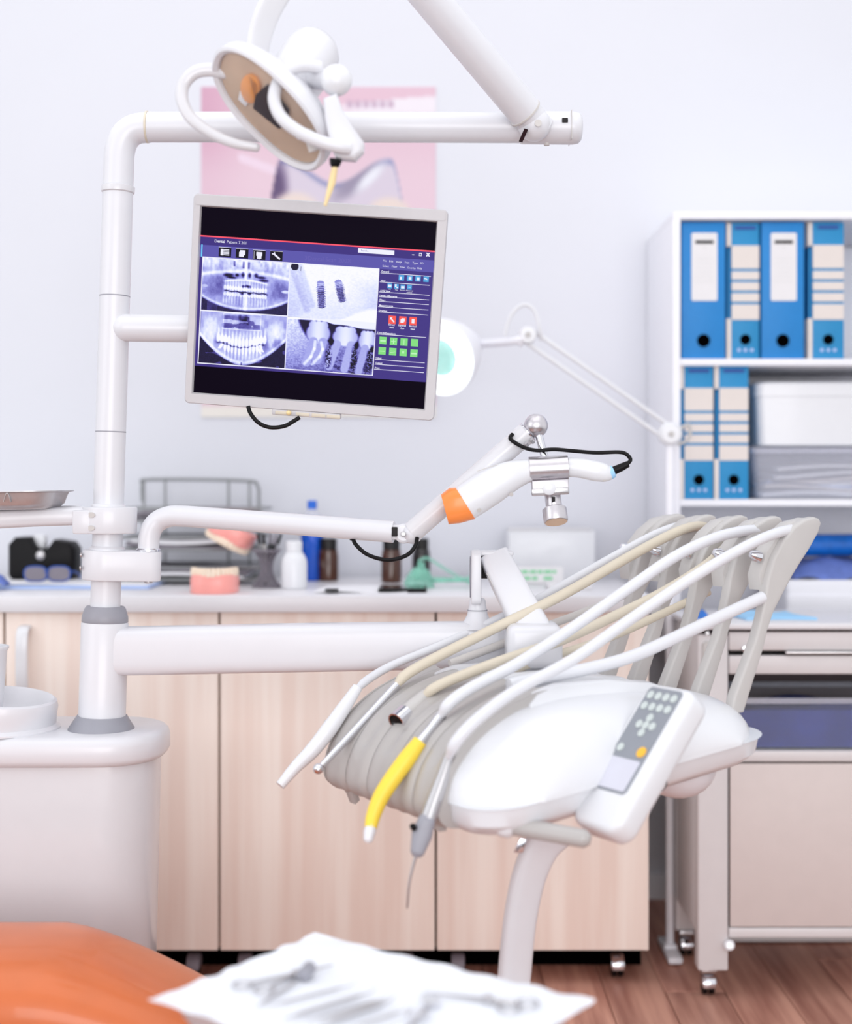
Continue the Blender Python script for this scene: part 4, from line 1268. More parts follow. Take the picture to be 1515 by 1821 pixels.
# keypad box
ke1, ke2 = UV_, nrm(VV_ * .64 + ZV * .77)
ke3 = nrm(np.cross(ke1, ke2))
if ke3[1] > 0:
    ke3 = -ke3
KO = C(.475, .235, .722)
K = lambda a, b, c: KO + ke1 * a + ke2 * b + ke3 * c
kb = obj('keypad_box', prism(rrect(-.054, .050, -.130, .112, .024), .042, K(0, 0, -.020), ke1, ke2, ke3, .010, 3), WPLAST, ct_)
obj('keypad_plate', prism(rrect(-.042, .030, -.072, .104, .008), .0016, K(0, 0, .0012), ke1, ke2, ke3), PANELG, kb)
obj('keypad_display', prism(rrect(-.037, .025, -.068, -.018, .003), .0016, K(0, 0, .0022), ke1, ke2, ke3), LCD, kb)
bts = [(-.031 + .0165 * i, .090 - .019 * r_) for r_ in range(2) for i in range(4)] + [(-.006, .053), (-.020, .040), (.008, .040), (-.006, .027), (-.006, .040), (-.030, -.002)]
for a, b in bts:
    obj('key', prism([(a + .0062 * math.cos(t), b + .0066 * math.sin(t)) for t in np.linspace(0, 2 * math.pi, 14, endpoint=False)], .002, K(0, 0, .0024), ke1, ke2, ke3), BTN, kb)
obj('orange_key', prism([(.016 + .0085 * math.cos(t), -.003 + .0085 * math.sin(t)) for t in np.linspace(0, 2 * math.pi, 16, endpoint=False)], .002, K(0, 0, .0024), ke1, ke2, ke3), BTNO, kb)
# handle
h0, h1 = P(868, 1462, 1.99), P(1036, 1491, 1.95)
obj('grip_bar', sweep([P(902, 1466, 1.98), P(960, 1477, 1.97), h1], [.0135, .0132, .0128], seg=24, rnd=True), CGREY, ct_)
obj('grip_root', lathe([(.017, 0), (.019, .004), (.019, .016), (.015, .022), (.0005, .022)], P(888, 1463, 1.985), nrm(h1 - h0), 24), WPLAST, ct_)
obj('grip_cap', lathe([(.0005, 0), (.011, 0), (.013, .004), (.013, .010)], P(876, 1461, 1.985), nrm(h1 - h0), 20), GREYP, ct_)
# carrier post under the console
pp = spline([P(985, 1478, 2.13), P(962, 1508, 2.13), P(940, 1560, 2.13), P(924, 1640, 2.13), P(914, 1740, 2.13), P(908, 1800, 2.11), P(895, 1850, 2.04), P(840, 1885, 1.90), P(790, 1885, 1.78)], 6)
obj('carrier_post', sweep(pp, [.034, .028, .026, .025, .025, .025, .022, .022, .022], .016, up=nrm(V3(-.3, 1, .35)), seg=26, p=3.2), WHITE, ct_)
obj('post_clip', prism([(-.010, -.010), (.004, -.010), (.010, .010), (.0, .012)], .004, P(925, 1504, 2.08), (1, 0, 0), (0, 0, 1), (0, 1, 0), .001), CHROME, ct_)

# whip arms
wo = [(.724, 1.046), (.729, 1.038), (.722, 1.022), (.700, .995), (.678, .972), (.660, .952), (.634, .918), (.616, .894), (.602, .865), (.593, .837), (.570, .785), (.548, .735), (.52, .735), (.526, .762), (.550, .806), (.574, .850), (.586, .882), (.596, .915), (.603, .948), (.616, .981), (.638, 1.010), (.664, 1.033), (.690, 1.045), (.712, 1.049)]
WU = [.045, .125, .205, .285, .370]
for i, u in enumerate(WU):
    w = thing('whip_arm', ['leftmost grey curved hose arm of the console', 'second grey curved hose arm from the left', 'middle grey curved hose arm of the console',
                           'fourth grey curved hose arm from the left', 'nearest and rightmost grey curved hose arm, clear of the others'][i], 'hose arm', C(u, .54, .735), 'hose arms at the back of the console')
    obj('blade', prism(wo, .020, C(u, 0, 0), VV_, ZV, UV_, .0045, 3), WGREY, w)
    obj('hood', prism([(.596, .955), (.612, .992), (.640, 1.020), (.672, 1.040), (.712, 1.047), (.700, 1.030), (.668, 1.020), (.640, .998), (.625, .965), (.612, .935), (.600, .930)], .030, C(u - .018, 0, 0), VV_, ZV, UV_, .004, 2), WGREY, w)
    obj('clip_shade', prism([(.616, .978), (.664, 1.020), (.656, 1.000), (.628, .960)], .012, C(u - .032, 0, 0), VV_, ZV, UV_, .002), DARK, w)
    obj('pivot_pin', lathe([(.0005, .014), (.006, .012), (.0095, .004), (.0095, -.006), (.0005, -.006)], C(u - .012, .598, .985), nrm(-UV_ * .3 - VV_ + ZV * .4), 18), CHROME, w)


# hoses and instruments
def path(pts, d0, d1):
    n = len(pts)
    ds = list(np.ravel(d0))
    if len(ds) > 1:                      # explicit depths for the first points, then straight to d1
        m = len(ds)
        ds += [ds[-1] + (d1 - ds[-1]) * (i + 1) / (n - m) for i in range(n - m)]
    else:
        ds = [d0 + (d1 - d0) * i / (n - 1) for i in range(n)]
    return [P(x, y, d) for (x, y), d in zip(pts, ds)]


def hose(root, pts, d0, d1, r, m):
    pp_ = spline(path(pts, d0, d1), 6)
    rr_ = [r * min(1, .62 + .38 * i / 4) for i in range(len(pp_))]
    return obj('hose', sweep(pp_, rr_, seg=14), m, root)


g_ = 'instruments hanging on the console'
r = thing('suction_handpiece', 'white tapered suction tip with white hose, leftmost on the console', 'dental instrument', P(632, 1228, 2.31), g_)
obj('grip', sweep(spline(path([(636, 1222), (612, 1258), (585, 1297), (555, 1335), (525, 1365), (498, 1397)], 2.31, 2.24), 5), [.0085, .0115, .0135, .0125, .010, .0078], seg=22), WPLAST, r)
obj('grip_joint', lathe([(.0132, -.001), (.0142, 0), (.0142, .002), (.0132, .003)], P(590, 1290, 2.288), P(585, 1297, 2.28) - P(612, 1258, 2.29), 22), HOSEG, r)
hose(r, [(632, 1228), (655, 1208), (700, 1182), (800, 1140), (950, 1068), (1090, 990), (1160, 952), (1205, 935), (1240, 930)], 2.31, 2.62, .0072, HOSEW)

r = thing('chrome_handpiece', 'slim chrome handpiece with ball tip on a cream hose', 'dental instrument', P(706, 1218, 2.295), g_)
obj('barrel', sweep(path([(706, 1218), (660, 1268), (610, 1322), (572, 1362)], 2.29, 2.205), [.0072, .0068, .0062, .0052], seg=18), CHROME, r)
obj('head', ball(P(566, 1367, 2.20), .0085), CHROME, r)
hose(r, [(704, 1220), (722, 1200), (770, 1172), (870, 1122), (1000, 1058), (1110, 995), (1180, 957), (1225, 938), (1255, 935)], [2.29, 2.295, 2.31], 2.565, .0088, HOSEC)

r = thing('hose_connector', 'open silver hose connector with nothing plugged in, on a cream hose', 'dental instrument', P(755, 1238, 2.225), g_)
obj('sleeve', sweep(path([(758, 1236), (740, 1252), (722, 1268)], 2.225, 2.20), [.0105, .0120, .0122], seg=20), WGREY, r)
cn0, cn1 = P(723, 1267, 2.20), P(704, 1284, 2.18)
cr_ = obj('collar', lathe([(.0125, 0), (.0145, .002), (.0148, np.linalg.norm(cn1 - cn0)), (.0125, np.linalg.norm(cn1 - cn0)), (.0115, .006), (.0005, .005)], cn0, cn1 - cn0, 24), CHROME, r)
obj('bore', lathe([(.0125, .0), (.0005, .001)], cn1 - nrm(cn1 - cn0) * .003, cn1 - cn0, 20), BLACK, cr_)
hose(r, [(752, 1240), (775, 1222), (820, 1202), (900, 1172), (1000, 1138), (1100, 1092), (1180, 1052), (1255, 1005), (1300, 965), (1325, 948)], [2.22, 2.215, 2.225, 2.25], 2.51, .0085, HOSEC)

r = thing('yellow_handpiece', 'bent yellow-sleeved handpiece with white tip, hanging lowest in the middle', 'dental instrument', P(783, 1274, 2.12), g_)
obj('chrome_neck', sweep(path([(786, 1270), (766, 1296), (745, 1322)], 2.12, 2.09), [.0078, .0068, .0085], seg=18), CHROME, r)
obj('yellow_sleeve', sweep(spline(path([(747, 1318), (725, 1348), (700, 1382), (678, 1416), (664, 1450), (659, 1472)], 2.09, 2.05), 4), [.0108, .0135, .0132, .0125, .0110, .0095], seg=20), YELLOW, r)
obj('white_tip', sweep(path([(660, 1468), (657, 1480), (655, 1491)], 2.05, 2.045), [.0082, .0090, .0075], seg=16, rnd=True), WPLAST, r)
hose(r, [(784, 1272), (800, 1250), (840, 1222), (920, 1180), (1010, 1122), (1110, 1052), (1200, 990), (1270, 957), (1325, 944), (1375, 943)], [2.115, 2.11, 2.125, 2.165], 2.44, .0092, HOSEW)

r = thing('air_water_syringe', 'grey headed air syringe with long thin needle tip, rightmost instrument', 'dental instrument', P(799, 1342, 2.03), g_)
obj('barrel', sweep(path([(800, 1340), (786, 1385), (770, 1430), (758, 1466)], 2.02, 1.99), [.0078, .0105, .0118, .0122], seg=20), STEEL, r)
obj('head', sweep(path([(758, 1460), (750, 1485), (743, 1512)], 1.99, 1.985), [.0125, .0150, .0105], .0115, up=V3(0, 1, 0), seg=20, p=3, rnd=True), GREYP, r)
obj('trigger', cyl(P(737, 1474, 1.98), P(733, 1468, 1.975), .0045, bev=.001), BLACK, r)
obj('needle', sweep(spline(path([(744, 1508), (736, 1535), (728, 1570), (724, 1615)], 1.985, 1.985), 5), [.003, .0022, .0018, .0016], seg=10), STEEL, r)
hose(r, [(798, 1346), (812, 1318), (850, 1278), (920, 1226), (1020, 1172), (1120, 1102), (1230, 1028), (1320, 975), (1375, 950), (1415, 940)], [2.01, 1.995, 2.005, 2.06, 2.12], 2.355, .0088, HOSEW)
r = obj('return_hose', sweep(spline(path([(905, 1218), (960, 1205), (1050, 1188), (1130, 1165), (1230, 1120), (1310, 1083), (1356, 1062)], 2.14, 2.30), 6), .0100, seg=14), HOSEW)
tag(r, 'thick white hose from the console top to the middle of the nearest hose arm', 'hose')
r = obj('return_hose', sweep(spline(path([(900, 1196), (980, 1168), (1080, 1135), (1170, 1095), (1260, 1052)], 2.30, 2.47), 6), .0072, seg=14), HOSEC)
tag(r, 'thin cream hose ending below the third hose arm', 'hose')
r = obj('return_hose', sweep(spline(path([(800, 1180), (880, 1150), (960, 1118), (1040, 1088), (1110, 1058)], 2.38, 2.54), 6), .0070, seg=14), HOSEG)
tag(r, 'thin grey hose running beneath the other hoses near the lift beam', 'hose')

# ================================================================== monitor
MW, MH, MD = .437, .360, .042
ma, mb, mc = .13277, .0753, -.0540
ca_, sa_, cb_, sb_, cc_, sc_ = math.cos(ma), math.sin(ma), math.cos(mb), math.sin(mb), math.cos(mc), math.sin(mc)
RX = np.array([[1, 0, 0], [0, ca_, -sa_], [0, sa_, ca_]]); RY = np.array([[cb_, 0, sb_], [0, 1, 0], [-sb_, 0, cb_]]); RZ = np.array([[cc_, -sc_, 0], [sc_, cc_, 0], [0, 0, 1]])
RM = RZ @ RX @ RY
MC = V3(-.19215, 2.42, 1.4075)
ex_m, ey_m, ez_m = RM[:, 0], RM[:, 1], RM[:, 2]
Mp = lambda x, y, z: MC + ex_m * x + ey_m * y + ez_m * z          # y: depth behind the front face
mo = thing('monitor', 'grey-framed monitor showing dental x-rays, mounted on the column arm', 'monitor', Mp(0, 0, -MH / 2))
L0, R0, T0, B0 = -MW / 2 + .0140, MW / 2 - .0185, MH / 2 - .0215, -MH / 2 + .0190
obj('back_shell', prism(rrect(-MW / 2 + .004, MW / 2 - .004, -MH / 2 + .004, MH / 2 - .004, .012), .030, Mp(0, .029, 0), ex_m, ez_m, ey_m, .006), MBEZEL, mo)
fo, fi = rrect(-MW / 2, MW / 2, -MH / 2, MH / 2, .008, 5), rrect(L0, R0, B0, T0, .0008, 5)
bz = []
for pts_, y in ((fo, .022), (fo, .003), ([(x * .994, z * .993) for x, z in fo], 0.0), ([(x + .002 * (1 if x < 0 else -1) * -1, z + .002 * (-1 if z < 0 else 1)) for x, z in fi], .0), (fi, .006), (fi, .016)):
    bz.append([Mp(x, y, z) for x, z in pts_])
obj('bezel', loft(bz, True, False), MBEZEL, mo, smooth=30)
obj('top_strip', prism(rrect(-MW / 2 + .004, MW / 2 - .004, T0 + .003, MH / 2 - .002, .003), .001, Mp(0, -.0004, 0), ex_m, ez_m, ey_m), MBEZEL, mo)
sc = obj('screen', box(Mp((L0 + R0) / 2, .0085, (T0 + B0) / 2), (R0 - L0 + .004, .003, T0 - B0 + .004), 0, ax=(ex_m, ey_m, ez_m)), mat('screen_black', (2, 1, 3), .35, emit=(14, 7, 22), estr=1.0, spec=.02), mo)
obj('mount_plate', box(Mp(0, .052, -.01), (.11, .02, .11), .004, ax=(ex_m, ey_m, ez_m)), MBEZEL, mo)
# control bar and cable
cbx = (.5 * (490 + 610) - 550) / 1040
kb = obj('button_bar', box(Mp(-.004, .010, -MH / 2 - .0045), (.120, .020, .010), .002, ax=(ex_m, ey_m, ez_m)), MBEZEL, mo)
for x in (-.052, -.016, .012, .038):
    obj('bar_button', box(Mp(x + .006, .0, -MH / 2 - .005), (.024, .002, .006), .0008, ax=(ex_m, ey_m, ez_m)), HOSEC, kb)
obj('bar_knob', ball(Mp(-.034, -.002, -MH / 2 - .004), .0045), GOLD, kb)
obj('cable', sweep(spline([P(441, 722, 2.44), P(446, 736, 2.44), P(460, 752, 2.44), P(480, 760, 2.44), P(505, 758, 2.44), P(522, 749, 2.44), P(533, 742, 2.44)], 6), .0037, seg=10), BLACK, mo)

# homography: picture positions measured on an enlarged view of the screen -> screen plane
src = np.array([(112, 106), (1382, 196), (1321, 1212), (76, 1112)], float)
dst = np.array([(L0, T0), (R0, T0), (R0, B0), (L0, B0)], float)
Am, bv = [], []
for (x, y), (X, Y) in zip(src, dst):
    Am += [[x, y, 1, 0, 0, 0, -X * x, -X * y], [0, 0, 0, x, y, 1, -Y * x, -Y * y]]
    bv += [X, Y]
hm = np.append(np.linalg.solve(np.array(Am), np.array(bv)), 1).reshape(3, 3)


def S2(x, y):
    q = hm @ np.array([x, y, 1.0])
    return q[:2] / q[2]


SCY = .0070


def quad_px(pts, lay):
    v = [Mp(a, SCY - .0003 * lay, b) for a, b in (S2(*p) for p in pts)]
    return v, [(0, 1, 2, 3)]


def rect_m(x0, x1, z0, z1, lay):
    return [Mp(x0, SCY - .0003 * lay, z0), Mp(x1, SCY - .0003 * lay, z0), Mp(x1, SCY - .0003 * lay, z1), Mp(x0, SCY - .0003 * lay, z1)], [(0, 1, 2, 3)]


def rp(x, y, w, h, lay):
    """upright rectangle around a picture position, w and h in picture units"""
    a, b = S2(x, y)
    k = (R0 - L0) / 1262.0
    return rect_m(a - w * k / 2, a + w * k / 2, b - h * k / 2, b + h * k / 2, lay)


zr = S2(112, 264)[1]
zbm = S2(85, 968)[1]
NAVYS, TITLE, BAR2, REDL = glow('app_panel', (66, 52, 132)), glow('app_title', (62, 48, 128)), glow('app_toolbar', (92, 86, 172)), glow('red_line', (255, 88, 110))
LIT, ICONB, CYANI, REDI, GREENI, FAINT = glow('screen_white', (240, 240, 255)), glow('icon_black', (14, 8, 26)), glow('icon_blue', (84, 168, 226)), glow('icon_red', (250, 92, 84)), glow('icon_green', (134, 222, 130)), glow('faint_title', (104, 96, 178))
CYANL = glow('cyan_mark', (110, 210, 255))
obj('window_panel', rect_m(L0, R0, zbm, zr, 1), NAVYS, sc, smooth=0, recalc=False)
zt1 = S2(112, 312)[1]
obj('title_bar', rect_m(L0, R0, zt1, zr, 2), TITLE, sc, smooth=0, recalc=False)
obj('tool_bar', rect_m(L0, R0, S2(122, 378)[1], zt1, 2), BAR2, sc, smooth=0, recalc=False)
obj('red_line', rect_m(L0, R0, zr - .0012, zr + .0012, 3), REDL, sc, smooth=0, recalc=False)
obj('cyan_mark', comb(rp(114, 344, 7, 66, 4)), CYANL, sc, smooth=0, recalc=False)
obj('search_field', quad_px([(958, 334), (1154, 349), (1153, 374), (957, 359)], 4), LIT, sc, smooth=0, recalc=False)
kx = (R0 - L0) / 1262.0


def txt(s, x, y, size, lay=5, bold=0.0, align='LEFT'):
    a, b = S2(x, y)
    return text_geo(s, size * kx * 1.35, Mp(a, SCY - .0003 * lay, b), ex_m, ez_m, align, bold * kx)


lt_ = [txt('Dental', 182, 299, 15.5, bold=.45), txt('Patient 7.201', 247, 304, 15.5)]
for s, x, y in (('File', 1092, 408), ('Edit', 1126, 411), ('Image', 1162, 414), ('Scan', 1210, 418), ('Type', 1252, 421), ('3D', 1294, 423),
                ('Select', 1090, 437), ('Filter', 1140, 440), ('View', 1182, 443), ('Overlay', 1224, 447), ('Help', 1278, 450)):
    lt_.append(txt(s, x, y, 10.5))
secs = [('General', 1084, 466, 470), ('View', 1080, 516, 519), ('AVG View', 1078, 571, 573), ('Levels & Elements', 1076, 597, 599), ('Filters', 1075, 621, 624), ('Measurements', 1073, 650, 653), ('Overlays', 1071, 679, 681),
        ('Tools & Extensions', 1063, 799, 802), ('Other', 1057, 936, 940), ('Output', 1055, 963, 966), ('Print', 1053, 990, 993)]
for s, x, y, yl in secs:
    lt_.append(txt(s, x, y, 9.5, bold=.35))
for s1, s2, x, y in (('Direct', 'view', 1142, 757), ('Layered', 'view', 1199, 761), ('Stacked', 'view', 1256, 766)):
    lt_.append(txt(s1, x, y, 9.5, align='CENTER', bold=.3)); lt_.append(txt(s2, x, y + 15, 9.5, align='CENTER', bold=.3))
for s, x, y in (('Fit', 1130, 563), ('Flip', 1166, 566), ('Rotate', 1200, 568), ('Advanced', 1237, 571), ('settings', 1237, 580)):
    lt_.append(txt(s, x, y, 7.5, align='CENTER'))
lt_ += [txt('x', 1327, 380, 26, bold=1.4)]
obj('lettering', comb(*lt_), LIT, sc, smooth=0, recalc=False)
obj('search_text', txt('Search...', 972, 352, 9.5), FAINT, sc, smooth=0, recalc=False)
obj('faint_lettering', txt('3Dental Scan 200X', 668, 398, 24), FAINT, sc, smooth=0, recalc=False)
ws = [rp(1256, 373, 12, 4, 5)]
a, b = S2(1295, 371)
for dx, dz, w_, h_ in ((0, 6, 14, 5), (0, -7, 14, 2.5), (-6, 0, 2.5, 14), (6, 0, 2.5, 14)):
    ws.append(rect_m(a + (dx - w_ / 2) * kx, a + (dx + w_ / 2) * kx, b + (dz - h_ / 2) * kx, b + (dz + h_ / 2) * kx, 5))
for s, x, y, yl in secs:
    a, b = S2(x - 4, yl)
    ws.append(rect_m(a, a + 270 * kx, b - 1.6 * kx, b + 1.3 * kx, 4))
obj('section_lines', comb(*ws), LIT, sc, smooth=0, recalc=False)
ic_b, ic_w = [], []
for k, (x, y) in enumerate(((239, 353), (331, 361), (424, 370), (516, 376))):
    ic_b.append(rp(x, y, 68, 50, 4))
    ic_w.append(rp(x, y - 26, 68, 2, 5))
    if k == 0:
        for q_ in range(5):
            ic_w.append(rp(x + (3 if q_ % 2 else 0), y - 13 + q_ * 7, 46 - (6 if q_ % 2 else 0), 4.5, 5))
        ic_w.append(rp(x - 16, y, 14, 34, 5))
    elif k == 1:
        ic_w += [rp(x + 3, y - 4, 28, 26, 5), rp(x - 3, y + 5, 26, 26, 5)]
    elif k == 2:
        ic_w += [rp(x, y - 6, 32, 20, 5), rp(x, y + 6, 24, 20, 5), rp(x, y + 14, 8, 16, 5), rp(x - 8, y + 14, 7, 12, 5), rp(x + 8, y + 14, 7, 12, 5), rp(x - 28, y, 2, 40, 5)]
    else:
        a, b = S2(x, y)
        ic_w.append(([Mp(a + p_[0] * kx, SCY - .0003 * 5, b + p_[1] * kx) for p_ in ((-18, 8), (-10, 14), (24, -13), (17, -19))], [(0, 1, 2, 3)]))
        ic_w += [rp(x - 18, y - 12, 14, 6, 5), rp(x - 10, y - 15, 6, 12, 5)]
obj('toolbar_icons', comb(*ic_b), ICONB, sc, smooth=0, recalc=False)
obj('toolbar_glyphs', comb(*ic_w), LIT, sc, smooth=0, recalc=False)
cy_ = [rp(x, y, 29, 29, 4) for x, y in ((1193, 497), (1238, 500), (1283, 503), (1327, 506))] + [rp(x, y, 25, 25, 4) for x, y in ((1130, 541), (1166, 544), (1201, 547), (1237, 549))]
obj('blue_icons', comb(*cy_), CYANI, sc, smooth=0, recalc=False)
obj('blue_icon_glyphs', comb(rp(1190, 499, 10, 14, 5), rp(1240, 500, 14, 14, 5), rp(1284, 504, 14, 16, 5), rp(1323, 503, 14, 4, 5), rp(1330, 508, 10, 4, 5), rp(1130, 541, 18, 14, 5), rp(1163, 540, 9, 16, 5), rp(1171, 550, 10, 7, 5), rp(1201, 549, 18, 12, 5), rp(1236, 549, 14, 3, 5)), LIT, sc, smooth=0, recalc=False)
obj('red_icons', comb(*[rp(x, y, 40, 44, 4) for x, y in ((1145, 726), (1202, 730), (1258, 734))]), REDI, sc, smooth=0, recalc=False)
a, b = S2(1145, 726)
rg = [([Mp(a + p_[0] * kx, SCY - .0003 * 5, b + p_[1] * kx) for p_ in q_], [tuple(range(len(q_)))]) for q_ in (((-8, 3), (-3, 8), (14, -10), (9, -14)), ((-13, 13), (2, 13), (-13, -2)))]
rg += [rp(1204, 727, 18, 18, 5), rp(1199, 733, 18, 18, 5), rp(1258, 734, 15, 24, 5)]
obj('red_icon_glyphs', comb(*rg), LIT, sc, smooth=0, recalc=False)
gpos = [(1096, 838), (1153, 843), (1210, 847), (1267, 851), (1092, 894), (1149, 899), (1206, 903), (1264, 908)]
obj('green_icons', comb(*[rp(x, y, 39, 40, 4) for x, y in gpos]), GREENI, sc, smooth=0, recalc=False)
PALEG = glow('icon_pale_green', (192, 244, 190))
gg = [rp(1096, 840, 30, 8, 5), rp(1153, 843, 4, 26, 5), rp(1153, 843, 26, 4, 5), rp(1210, 847, 4, 30, 5), rp(1092, 896, 28, 4, 5), rp(1149, 896, 28, 3, 5), rp(1149, 904, 28, 3, 5), rp(1264, 910, 30, 8, 5), rp(1206, 903, 10, 12, 5)]
obj('green_icon_glyphs', comb(*gg), PALEG, sc, smooth=0, recalc=False)
obj('picture_border', comb(quad_px([(118, 376), (1073, 446), (1071, 452), (118, 382)], 3), quad_px([(95, 948), (1041, 1022), (1041, 1029), (95, 955)], 3),
                           quad_px([(1067, 448), (1074, 449), (1044, 1028), (1037, 1027)], 3), quad_px([(118, 376), (123, 376), (102, 952), (97, 952)], 3),
                           quad_px([(112, 664), (580, 700), (580, 706), (112, 671)], 6), quad_px([(588, 414), (593, 414), (570, 988), (565, 988)], 6)), LIT, sc, smooth=0, recalc=False)


# ---- x-ray pictures: brightness fields on a fine grid
def xr_cols(g):
    g = np.clip(g, 0, 1)[:, None]
    st = np.array([0, .3, .6, .85, 1.0])
    cs = np.array([(14, 6, 34), (78, 70, 156), (156, 158, 232), (218, 224, 255), (250, 250, 255)], float)
    out = np.stack([np.interp(g[:, 0], st, cs[:, k]) for k in range(3)], 1)
    return lin(out)


def pano(x, y, style):
    n1, n2, n3 = vnoise(x, y, 9, 6, style), vnoise(x, y, 40, 14, style + 5), vnoise(x, y, 90, 60, style + 9)
    if style == 1:
        g = .66 + .20 * (n1 - .5) + .14 * (n2 - .5)
        g += .28 * (1 - sst(.0, .30, y)) * (n2 * .8 + .5)
        g += .30 * np.exp(-((y - .22 - .30 * (x - .5) ** 2 * (1.2)) / .035) ** 2)
        g -= .22 * ell(x, y, .13, .50, .11, .18, .6) + .20 * ell(x, y, .90, .52, .10, .18, .6)
        for cx in (.355, .46, .52):
            g -= .55 * rectm(x, y, cx, cx + .022, .03, .13 if cx < .4 else .16, .012)
        g += .35 * rectm(x, y, .485, .515, .0, .36, .010)
        for cx, cy, rx, ry in ((.30, .30, .05, .035), (.34, .345, .05, .018), (.68, .31, .05, .022), (.71, .365, .05, .025), (.47, .27, .02, .05), (.545, .28, .016, .05), (.40, .29, .02, .03), (.62, .27, .02, .04)):
            g -= .55 * ell(x, y, cx, cy, rx, ry, .6)
        arch = .405 - .06 * np.cos((x - .49) * 5.5)
        g += .38 * np.exp(-((y - arch - .03) / .018) ** 2) * rectm(x, y, .26, .74, 0, 1, .04)
        mid = .60 + .04 * (x - .3)
        for k in range(16):
            cx = .265 + k * .0315
            w = .0155
            g += .33 * ell(x, y, cx, mid - .055 - .012 * abs(k - 7.5) / 7.5, w, .045, .25) + .30 * ell(x, y, cx, mid + .055, w, .040, .25)
            g += .16 * ell(x, y, cx + .004 * (k - 7.5) / 2, mid + .16, .009, .09, .5) + .14 * ell(x, y, cx, mid - .15, .008, .07, .5)
        g -= .75 * np.exp(-((y - mid - .008 * np.sin(x * 60)) / .010) ** 2) * rectm(x, y, .26, .76, 0, 1, .02)
        for cx, cy in ((.475, .50), (.515, .49), (.545, .50), (.465, .635), (.55, .63)):
            g -= .6 * ell(x, y, cx, cy, .018, .028, .6)
        g += .32 * rectm(x, y, .485, .53, .66, 1, .02)
        low = .955 - .95 * np.abs(x - .5) ** 2.2 - .02
        g += .22 * np.exp(-((y - low + .02) / .02) ** 2)
        d = sst(low, low + .035, y)
        g = g * (1 - d) + d * (.10 + .30 * vnoise(x, y, 14, 3, 3) * (np.abs(x - .12) < .06))
        g = np.maximum(g, .75 * ell(x, y, .03, .53, .05, .04, .5) + .0 * x); g = np.maximum(g, .85 * ell(x, y, .97, .55, .06, .035, .5))
        g += .06 * (n3 - .5)
    else:
        low = .985 - 1.75 * np.abs(x - .5) ** 1.75
        g = .72 + .24 * (n1 - .5) + .14 * (n2 - .5)
        g += .24 * np.exp(-((y - low + .035) / .028) ** 2)
        g += .22 * (ell(x, y, .13, .35, .10, .22, .7) + ell(x, y, .86, .38, .09, .22, .7))
        g -= .20 * (ell(x, y, .20, .55, .035, .12, .7) + ell(x, y, .76, .55, .035, .12, .7))
        dk = sst(low, low + .03, y)
        g -= .50 * rectm(x, y, .44, .56, .02, .22, .02) * n2
        g -= .35 * rectm(x, y, .26, .70, .05, .30, .03) * (vnoise(x, y, 10, 12, 21) > .5)
        g += .30 * (np.abs(rectm(x, y, .26, .70, .02, .32, .004) - rectm(x, y, .266, .694, -.1, .308, .004)))
        g -= .35 * ell(x, y, .90, .55, .05, .10, .6)
        mid = .625 - .22 * (x - .48) ** 2 * 4 + .10
        mid = .56 + .10 * np.exp(-((x - .47) / .20) ** 2)
        for k in range(14):
            cx = .215 + k * .0415
            t = abs(k - 6.5) / 6.5
            m0 = .56 + .10 * math.exp(-((cx - .47) / .20) ** 2)
            wdt = .021 if t > .4 else .017
            g += .45 * ell(x, y, cx, m0 - .085, wdt, .085, .3) + .18 * ell(x, y, cx, m0 - .20, .010, .10, .5)
            if k not in (0, 1, 13):
                g += .36 * ell(x, y, cx, m0 + .06, wdt * .8, .075, .3) + .18 * ell(x, y, cx, m0 + .16, .010, .09, .5)
        g -= .60 * np.exp(-((y - mid - .008 * np.sin(x * 70)) / .012) ** 2) * rectm(x, y, .20, .76, 0, 1, .02)
        g += .6 * rectm(x + .35 * (y - .6), y, .25, .285, .60, .70, .006) + .5 * rectm(x - .35 * (y - .6), y, .65, .672, .58, .76, .006) + .5 * rectm(x - .35 * (y - .6), y, .69, .712, .58, .72, .006)
        g -= .6 * rectm(x, y, .27, .33, .575, .60, .006)
        g = g * (1 - dk) + dk * (.06 + .5 * (vnoise(x, y, 12, 10, 4) > .75) * .4)
        g -= .5 * rectm(x, y, .488, .505, .94, 1, .006)
        g += .05 * (n3 - .5)
    return g


